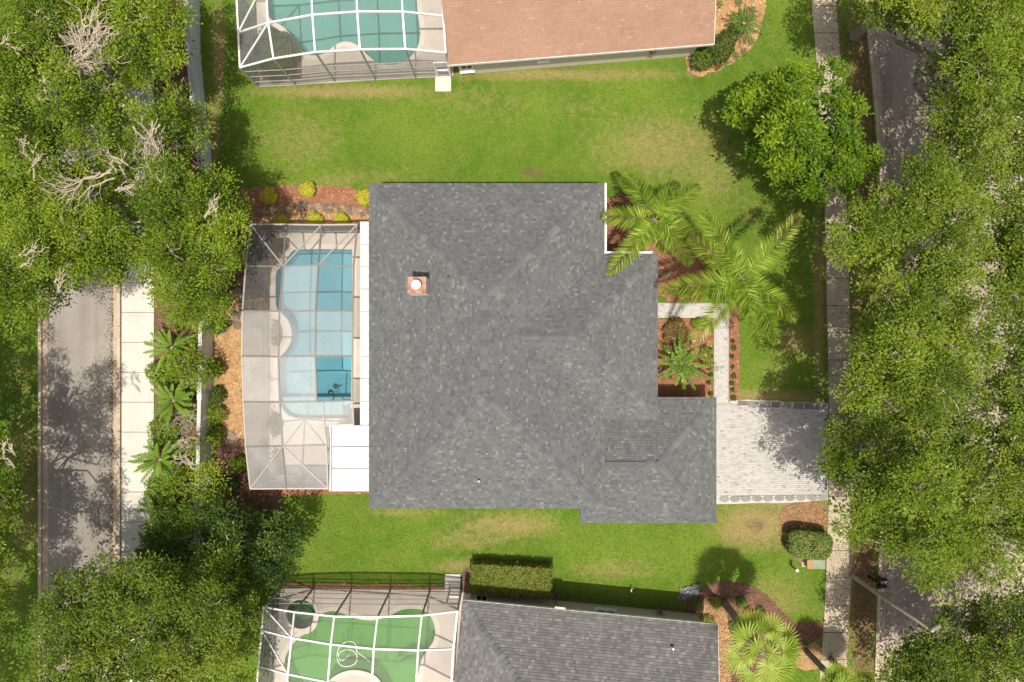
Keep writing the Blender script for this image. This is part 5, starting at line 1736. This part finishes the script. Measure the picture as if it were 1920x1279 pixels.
# philodendron bed shrubs and bushes behind the wall
for k, (px, py, r, h, mt, lab) in enumerate([
        (410, 690, .52, .9, 'oak_leaf', "small round bush against the wall, upper of two in the tan mulch"),
        (413, 740, .45, .8, 'dark_leaf', "dark little bush against the wall between two lighter ones"),
        (411, 815, .55, 1.0, 'oak_leaf_c', "round bush beside the dark rock in the tan mulch"),
        (452, 868, .45, .6, 'oak_leaf', "low green bush at the lower left of the grey cage"),
        (437, 905, .5, .9, 'dark_leaf', "dark bush in the brown mulch near the cage's lower corner"),
        (418, 610, .5, 1.0, 'dark_leaf', "dark bush under the wide oak by the rocks"),
        (410, 775, .6, .9, 'oak_leaf', "leafy bush on the garden side of the grey leafless shrub")]):
    shrub("garden_bush", lab, px, py, r, h, mt, 530 + k, 900, (.08, .14), .5, .5)
tree("understory_tree", "feathery light green small tree between the pavement and the wall", (350, 590),
     [(268, 520), (330, 515), (420, 535), (425, 580), (400, 615), (345, 625), (300, 590)], 3.8, 2.6, 540, spacing=34, lobe_r=.8, clumps=20, per=34, trunk_r=.09, tint=.6, twigs=.2)
tree("understory_tree", "thin shrub tree above the second strap-leaved plant", (350, 690),
     [(318, 660), (372, 640), (385, 690), (340, 720), (315, 700)], 2.8, 2.0, 541, spacing=28, lobe_r=.6, clumps=14, per=26, trunk_r=.06, tint=.62, twigs=.3)
tree("understory_tree", "loose light green shrub tree over the wall above the leafless shrub", (372, 715),
     [(335, 690), (380, 672), (405, 690), (398, 728), (350, 738)], 2.4, 1.7, 542, spacing=24, lobe_r=.5, clumps=12, per=26, trunk_r=.05, tint=.6, twigs=.3, under=0)
tree("understory_tree", "loose shrub tree between the big strap-leaved plant and the wall", (352, 835),
     [(322, 822), (368, 800), (398, 812), (392, 850), (345, 862)], 2.2, 1.6, 543, spacing=24, lobe_r=.5, clumps=10, per=24, trunk_r=.05, tint=.5, twigs=.5, under=0, bare=[(350, 830, .8, 6)])
shrub("garden_shrub", "low dark shrub between the upper two strap-leaved plants", 318, 702, .55, .8, 'fern_leaf', 544, 600, (.10, .2), .3, .4)
shrub("garden_shrub", "spiky yellow-green shrub right of the topmost strap-leaved plant", 372, 648, .55, 1.3, 'fern_leaf', 545, 700, (.12, .24), .25, .7)
for k, (px, py, r, h, ti, lab) in enumerate([(312, 700, .8, 1.1, .62, "bright arching shrub spilling onto the pavement between the upper two strap-leaved plants"),
        (318, 806, .85, 1.1, .55, "arching shrub spilling onto the pavement above the big strap-leaved plant"),
        (312, 915, .9, 1.2, .5, "arching shrub on the pavement edge below the big strap-leaved plant"),
        (352, 742, .6, 1.2, .6, "leafy shrub against the wall left of the leafless one")]):
    shrub("arching_shrub", lab, px, py, r, h, 'fern_leaf', 546 + k, 900, (.14, .30), .24, ti)
# the leafless shrub
rng = np.random.default_rng(55)
b = W(352, 775)
t_ = thing("leafless_shrub", "grey leafless shrub with a mass of bare twigs against the wall", "shrub", (b[0], b[1], 0))
mb = MB()
mb.tube([b, b + (0, 0, .5)], [.07, .05], 6)
for k in range(38):
    a = rng.uniform(0, 2 * PI)
    e = b + np.array((math.cos(a) * rng.uniform(.4, 1.55), math.sin(a) * rng.uniform(.4, 1.25), rng.uniform(.7, 1.6)))
    p = wiggle(rng, b + (0, 0, .35), e, 6, .06)
    mb.tube(p, np.linspace(.028, .010, 6), 4, False)
    for q in range(4):
        i = int(rng.integers(2, 6))
        mb.tube(wiggle(rng, p[i], p[i] + rng.normal(0, .26, 3), 4, .08), np.linspace(.014, .006, 4), 3, False)
mb.build("branches", M['twig'], t_)
# front garden
ORD = ["first", "second", "third", "fourth", "fifth", "sixth", "seventh", "eighth"]
shrub("leafy_shrub", "rust and yellow leafy shrub beside the path, left of the cycad", 1264, 622, .7, .8, 'rust_leaf', 550, 1500, (.09, .16), .4, .5, ry=.75)
shrub("garden_shrub", "low green shrub in shade above the path at the roof edge", 1310, 606, .5, .5, 'fern_leaf', 551, 600, (.08, .14), .35, .5, ry=.3)
shrub("leafy_shrub", "yellow-leaved shrub under the taller palm", 1330, 497, .5, .7, 'lime_leaf', 552, 500, (.09, .15), .4, .2, ry=.4)
shrub("garden_shrub", "purple-brown grassy shrub beside the white gutter", 1170, 380, .75, .5, 'rust_leaf', 553, 900, (.10, .2), .25, .1, ry=.5)
for k in range(6):
    shrub("edging_plant", ORD[k] + " dark edging plant left of the path, counting from the palms to the garage", 1330 + 2 * math.sin(k * 2.7), 655 + k * 16 + 3 * math.sin(k * 4.1), .11 + .04 * (k * 7 % 3) / 2, .2, 'dark_leaf', 560 + k, 120, (.05, .09), .5, .5, "plant", "plants left of the path", stems=2)
for k in range(8):
    shrub("edging_plant", ORD[k] + " dark edging plant right of the path, counting from the palms to the driveway", 1373 + 2 * math.sin(k * 2.1), 640 + k * 15.5 + 3 * math.sin(k * 5.1), .11 + .05 * (k * 5 % 3) / 2, .2, 'dark_leaf', 570 + k, 120, (.05, .09), .5, .55, "plant", "plants right of the path", stems=2)
shrub("garden_shrub", "yellow-green grassy clump between the cycad and the path", 1320, 668, .32, .45, 'palm_leaf', 581, 260, (.14, .28), .15, .5, ry=.6)
shrub("garden_shrub", "green grassy clump at the path's inner corner", 1318, 612, .6, .5, 'fern_leaf', 582, 420, (.14, .28), .18, .5, ry=.3)
shrub("leafy_shrub", "reddish leafy shrub under the cycad beside the roof edge", 1252, 652, .35, .45, 'rust_leaf', 583, 300, (.09, .16), .35, .3)
shrub("garden_shrub", "brown-green low plants above the path under the palm fronds", 1270, 545, .7, .4, 'rust_leaf', 584, 420, (.10, .2), .25, .55, ry=.35)
# lower right bed
for k, (px, py, r, mt, ti, lab) in enumerate([(1340, 1127, .34, 'oak_leaf', .8, "bright little plant near the grey plastic sheet"), (1326, 1162, .36, 'oak_leaf', .7, "little plant touching the grey roof corner"),
        (1376, 1175, .36, 'cycad_leaf', .9, "little green plant left of the leaning-looking palm trunk"), (1388, 1127, .32, 'cycad_leaf', .6, "dark little plant above the red one"),
        (1423, 1148, .36, 'oak_leaf_c', .5, "dull green plant right of the red one"), (1303, 1128, .36, 'cycad_leaf', .5, "dark plant behind the grey plastic sheet")]):
    shrub("bedding_plant", lab, px, py, r, .4, mt, 590 + k, 260, (.09, .16), .35, ti, "plant", stems=3)
shrub("red_plant", "bright red leafy plant in the bed by the fan palm", 1402, 1150, .36, .4, 'red_leaf', 599, 260, (.10, .18), .3, .5, "plant", stems=3)
# plants in the deck planters
shrub("planter_plant", "leggy plant in the angular planter at the pool's upper corner", 526, 462, .42, .5, 'dark_leaf', 601, 220, (.08, .14), .4, .6)
shrub("planter_plant", "greyish plants in the half-round planter beside the blue pool", 519, 626, .26, .5, 'hedge_leaf', 602, 420, (.06, .12), .35, .4, ry=.65)
shrub("planter_plant", "greyish plants in the planter near the pool steps", 518, 795, .32, .5, 'hedge_leaf', 603, 420, (.06, .12), .35, .35, ry=.7)
shrub("planter_plant", "shaded plants in the lowest planter under the grey cage", 523, 866, .3, .5, 'dark_leaf', 604, 360, (.06, .12), .35, .4, ry=.65)
shrub("planter_shrub", "dense dark shrubbery in the planter beside the teal pool", 523, 104, 1.2, .7, 'dark_leaf', 605, 7500, (.07, .12), .5, .5, ry=1.5, rz=.35)
# small bare plant on the wall of the grey-roofed house
shrub("dry_plant", "dry twiggy plant against the tan wall under the grey roof", 1233, 1140, .35, 1.2, 'rust_leaf', 606, 60, (.06, .1), .3, .0, stems=12)

# ---------------- rocks
def rock_mesh(seed):
    r = np.random.default_rng(seed)
    n, m = 9, 4
    v = []
    for i in range(m):
        f = i / (m - 1)
        rr = math.cos(f * PI / 2 * .82)
        for k in range(n):
            a = 2 * PI * k / n + .3 * i
            q = rr * (1 + r.normal(0, .11))
            v.append((q * math.cos(a), q * math.sin(a), f + r.normal(0, .05)))
    f = [(i * n + k, i * n + (k + 1) % n, (i + 1) * n + (k + 1) % n, (i + 1) * n + k) for i in range(m - 1) for k in range(n)]
    f.append(tuple(range((m - 1) * n, m * n)))
    return mesh_np("rock", v, f)
RM = [rock_mesh(s) for s in range(7)]
def rocks(name, label, spots, mat, seed, loc):
    r = np.random.default_rng(seed)
    t = thing(name, label, "rocks", (*W(*loc)[:2], 0))
    for k, (px, py, s) in enumerate(spots):
        c = W(px, py)
        piece("rock", RM[int(r.integers(7))], M[mat], t, (c[0], c[1], 0.0), r.uniform(0, 6.28), (s, s * r.uniform(.65, .95), s * r.uniform(.4, .6)))
    return t
rr = np.random.default_rng(77)
sp_ = []
for px in np.arange(448, 705, 10.5):
    top = np.interp(px, [440, 500, 580, 700], [400, 388, 378, 388])
    for q in range(2):
        sp_.append((px + rr.normal(0, 2), top + 5 + q * 9 + rr.normal(0, 1.5), rr.uniform(.15, .23)))
rocks("rock_border", "border of brown rocks between the red mulch and the grey cage", sp_, 'rock', 1, (580, 390))
sp_ = [(rr.uniform(408, 500), rr.uniform(425, 622), rr.uniform(.16, .34)) for k in range(75)]
sp_ = [s for s in sp_ if s[0] < 500]
rocks("rock_bed", "bed of loose brown rocks between the wall and the grey cage", sp_, 'rock', 2, (440, 540))
rocks("boulder", "dark rounded rock beside the bush in the tan mulch", [(434, 820, .42)], 'rock', 3, (434, 820))
t_ = thing("stepping_stones", "pair of pale rounded stones in the mulch at the roof edge", "stones", (*W(1248, 514)[:2], 0))
for k, (px, py, s) in enumerate([(1241, 512, .26), (1252, 516, .24)]):
    c = W(px, py)
    piece("stone", RM[k], M['rock_pale'], t_, (c[0], c[1], 0.0), k, (s * .8, s, .12))

# ---------------- street furniture and small things
lp = W(1594, 1077)
t_ = thing("street_light", "tall weathered street light pole standing by the right pavement", "street light", (lp[0], lp[1], 0))
MB().tube([lp + (0, 0, -.1), lp + (0, 0, .5), lp + (0, 0, 4), lp + (0, 0, 7.7)], [.13, .125, .10, .06], 12).build("pole", M['pole'], t_, True)
MB().lathe((lp[0], lp[1], 0), [(.22, 0), (.21, .06), (.17, .10)], 12).build("base_collar", M['pole'], t_)
MB().lathe((lp[0], lp[1], 7.65), [(.08, 0), (.07, .12), (.06, .2)], 10).build("finial", M['pole'], t_)
MB().box((lp[0] + .2, lp[1] + .11, 7.75), (.5, .2, .12), .5, .04).build("lamp_head", M['bronze_metal'], t_)
mp = W(1628, 1080)
t_ = thing("mailbox", "pair of black mailboxes on one post at the street kerb", "mailbox", (mp[0], mp[1], 0))
MB().box((mp[0], mp[1], .5), (.1, .1, 1.0)).build("post", M['black'], t_)
MB().box((mp[0] + .1, mp[1], 1.02), (.12, .75, .06)).build("cross_arm", M['black'], t_)
for s in (-.18, .18):
    mb = MB()
    pr = [(-.09, 0), (.09, 0), (.09, .12)] + [(.09 * math.cos(a), .12 + .09 * math.sin(a)) for a in np.linspace(.3, PI - .3, 6)] + [(-.09, .12)]
    n = len(pr)
    v = [(mp[0] - .1, mp[1] + s + x, 1.05 + z) for x, z in pr] + [(mp[0] + .4, mp[1] + s + x, 1.05 + z) for x, z in pr]
    mb.add(v, [tuple(range(n)), tuple(range(n, 2 * n))[::-1]] + [(i, (i + 1) % n, n + (i + 1) % n, n + i)[::-1] for i in range(n)])
    bx_m = mb.build("box", M['black'], t_)
    MB().box((mp[0] + .405, mp[1] + s, 1.14), (.012, .15, .16)).build("door", M['dark_plastic'], bx_m)
ub = W(1521, 1048)
t_ = thing("utility_box", "green utility box in front of the oval bush by the pavement", "utility box", (ub[0], ub[1], 0))
MB().box((ub[0], ub[1], .03), (1.1, .85, .06)).build("pad", M['slab_grey'], t_)
MB().box((ub[0], ub[1], .38), (.86, .62, .64), bevel=.02).build("cabinet", M['box_green'], t_)
MB().box((ub[0] + .04, ub[1], .72), (.86, .68, .06), bevel=.02).build("lid", M['box_green'], t_)
MB().box((ub[0] - .38, ub[1] - .08, .74), (.3, .5, .05), bevel=.01).build("side_lid", M['mulch_tan'], t_)
wp_ = W(1483, 1060)
t_ = thing("marker_post", "short white-capped post on the lawn below the oval bush", "post", (wp_[0], wp_[1], 0))
MB().lathe((wp_[0], wp_[1], -.05), [(.05, 0), (.05, .85)], 10).build("post", M['bronze_metal'], t_)
MB().lathe((wp_[0], wp_[1], .8), [(.07, 0), (.10, .04), (.10, .10), (.05, .15)], 12).build("cap", M['white_metal'], t_, True)
tp_ = W(1292, 1110)
rng = np.random.default_rng(9)
v, f = [], []
nx, ny = 12, 9
for j in range(ny):
    for i in range(nx):
        u, w__ = i / (nx - 1) - .5, j / (ny - 1) - .5
        v.append((tp_[0] + u * 1.2 + w__ * .3, tp_[1] + w__ * .75 + u * .3, .10 + .07 * math.sin(u * 22 + w__ * 5) + .05 * math.sin(w__ * 17) + rng.normal(0, .015) - .08 * (abs(u) + abs(w__))))
f = [(j * nx + i, j * nx + i + 1, (j + 1) * nx + i + 1, (j + 1) * nx + i) for j in range(ny - 1) for i in range(nx - 1)]
tag(ob("plastic_sheet", v, f, M['tarp']), "crumpled grey plastic sheet at the corner of the lower flower bed", "plastic sheet")
sv = W(1183, 1104)
t_ = thing("sprinkler_valve", "small white curled pipe in the shaded grass strip", "pipe", (sv[0], sv[1], 0))
MB().tube([sv + (.02, -.12, .0), sv + (.02, -.1, .3), sv + (-.06, -.02, .42), sv + (-.04, .1, .4), sv + (.06, .12, .3)], .035, 8).build("pipe", M['white_metal'], t_, True)
# pool cleaner
pc_ = W(619, 736)
t_ = thing("pool_cleaner", "dark pool cleaner with its hose at the lower right of the blue pool", "pool cleaner", (pc_[0], pc_[1], -.09))
MB().lathe((pc_[0], pc_[1], -.16), [(.13, 0), (.16, .04), (.15, .08), (.07, .11)], 14).build("body", M['dark_plastic'], t_, True)
MB().box((pc_[0] + .25, pc_[1] + .04, -.08), (.26, .08, .06), .3).build("handle", M['dark_plastic'], t_)
hz = -.07
MB().tube([(pc_[0] + .15, pc_[1], hz), (pc_[0] + .2, pc_[1] - .2, hz), (pc_[0] + .1, pc_[1] - .5, hz), (pc_[0] + .05, pc_[1] - .75, hz)], .022, 6).build("hose", M['dark_plastic'], t_, True)
# floating hose in the green pool
hp = [(654, 1229), (640, 1240), (634, 1230), (640, 1222), (655, 1219), (668, 1228), (667, 1243), (655, 1250), (640, 1249), (632, 1237), (634, 1218), (645, 1206), (660, 1204), (668, 1213), (669, 1223), (680, 1231), (692, 1241)]
pts = smooth_loop([W(*p)[:2] for p in hp], 0)
P_ = np.array(pts)
tt = np.linspace(0, len(P_) - 1, 70)
def catmull(P, t):
    i = min(int(t), len(P) - 2); u = t - i
    a, b, c, d = P[max(i - 1, 0)], P[i], P[i + 1], P[min(i + 2, len(P) - 1)]
    return .5 * ((2 * b) + (-a + c) * u + (2 * a - 5 * b + 4 * c - d) * u * u + (-a + 3 * b - 3 * c + d) * u ** 3)
hpts = [(*catmull(P_, t), -.065) for t in tt]
o = MB().tube(hpts, .028, 6).build("pool_hose", M['white_metal'], None, True)
tag(o, "pale hose coiled on the water of the green pool", "hose")

# fallen leaves on the verge, in the gutters and on the pavements under the oaks
def fallen_leaves():
    r = np.random.default_rng(88)
    n = 16000
    py = r.uniform(-20, 1300, n)
    kxx = np.interp(py, [q[1] for q in KERB_R], [q[0] for q in KERB_R])
    px = np.where(r.random(n) < .6, kxx - 48 + r.uniform(0, 48, n), np.where(r.random(n) < .5, kxx + r.exponential(18, n), kxx - 50 - r.exponential(16, n)))
    m = 5000
    lx = np.where(r.random(m) < .6, 213 - r.exponential(5, m), 291 + r.uniform(-4, 80, m))
    px = np.concatenate([px, lx]); py = np.concatenate([py, r.uniform(-20, 1300, m)])
    n = len(px)
    cen = np.stack([(px - 960) / PPM, (639.5 - py) / PPM, np.full(n, .03)], 1)
    on_walk = (px > np.interp(py, [q[1] for q in WALK_L], [q[0] for q in WALK_L])) & (px < np.interp(py, [q[1] for q in WALK_R], [q[0] for q in WALK_R]))
    cen[on_walk, 2] = .095
    cen[(px > 229) & (px < 290), 2] = .09
    a = r.uniform(0, 2 * PI, n)
    ax = np.stack([np.cos(a), np.sin(a), r.normal(0, .15, n)], 1)
    nr = unit(np.stack([r.normal(0, .25, n), r.normal(0, .25, n), np.ones(n)], 1))
    L = r.uniform(.05, .10, n)
    o = leaves_obj("fallen_leaves", cen, ax, nr, L, L * .5, r.uniform(0, 1, n), M['dry_leaf'], None)
    stuff(o)
    o["label"] = "brown fallen leaves on the verge and along the kerbs"
    o["category"] = "leaves"
M['dry_leaf'] = leafmat("dry_leaf", [(0, (0.07, 0.040, 0.020)), (0.5, (0.16, 0.092, 0.042)), (1, (0.30, 0.19, 0.085))], 0.2, 0.01)
fallen_leaves()

# ------------------------------------------------------------------ grass blades over the lawns
def build_grass():
    r = np.random.default_rng(5)
    n = 330000
    px = r.uniform(-10, 1600, n); py = r.uniform(-10, 1290, n)
    P = np.stack([(px - 960) / PPM, (639.5 - py) / PPM], 1)
    ok = np.ones(n, bool)
    ok &= ~((px > 70) & (px < 374))
    lx = np.interp(py, [p[1] for p in WALK_L], [p[0] for p in WALK_L])
    ok &= px < lx - 1
    for poly in BEDS:
        p = np.array(poly); lo, hi = p.min(0), p.max(0)
        bb = ok & (P[:, 0] > lo[0]) & (P[:, 0] < hi[0]) & (P[:, 1] > lo[1]) & (P[:, 1] < hi[1])
        i = np.where(bb)[0]
        if len(i):
            ok[i[inpoly(P[i], poly)]] = False
    dirt = field(P, DIRT); dry = field(P, DRY)
    ok &= r.random(n) > dirt * .9
    P, dry = P[ok], dry[ok]
    n = len(P)
    a = r.uniform(0, 2 * PI, n); h = r.uniform(.035, .085, n); ln = r.uniform(.02, .07, n); w = r.uniform(.008, .016, n)
    tip = np.stack([P[:, 0] + np.cos(a) * ln, P[:, 1] + np.sin(a) * ln, h], 1)
    sx, sy = -np.sin(a) * w, np.cos(a) * w
    z = np.zeros(n)
    V = np.stack([np.stack([P[:, 0] - sx, P[:, 1] - sy, z], 1), np.stack([P[:, 0] + sx, P[:, 1] + sy, z], 1), tip], 1)
    o = ob("grass", V.reshape(-1, 3), np.arange(n * 3).reshape(n, 3), M['grass'])
    stuff(o)
    o["label"] = "short mown lawn grass around the houses"
    o["category"] = "grass"
    big = .5 + .22 * np.sin(P[:, 0] * .55 + 1.3 * np.sin(P[:, 1] * .4)) * np.cos(P[:, 1] * .6 + np.sin(P[:, 0] * .35))
    t = big * .7 + r.normal(0, .16, n) + dry * .55
    at = o.data.attributes.new("tint", 'FLOAT', 'FACE')
    at.data.foreach_set("value", np.clip(t, 0, 1).astype(np.float32))
build_grass()
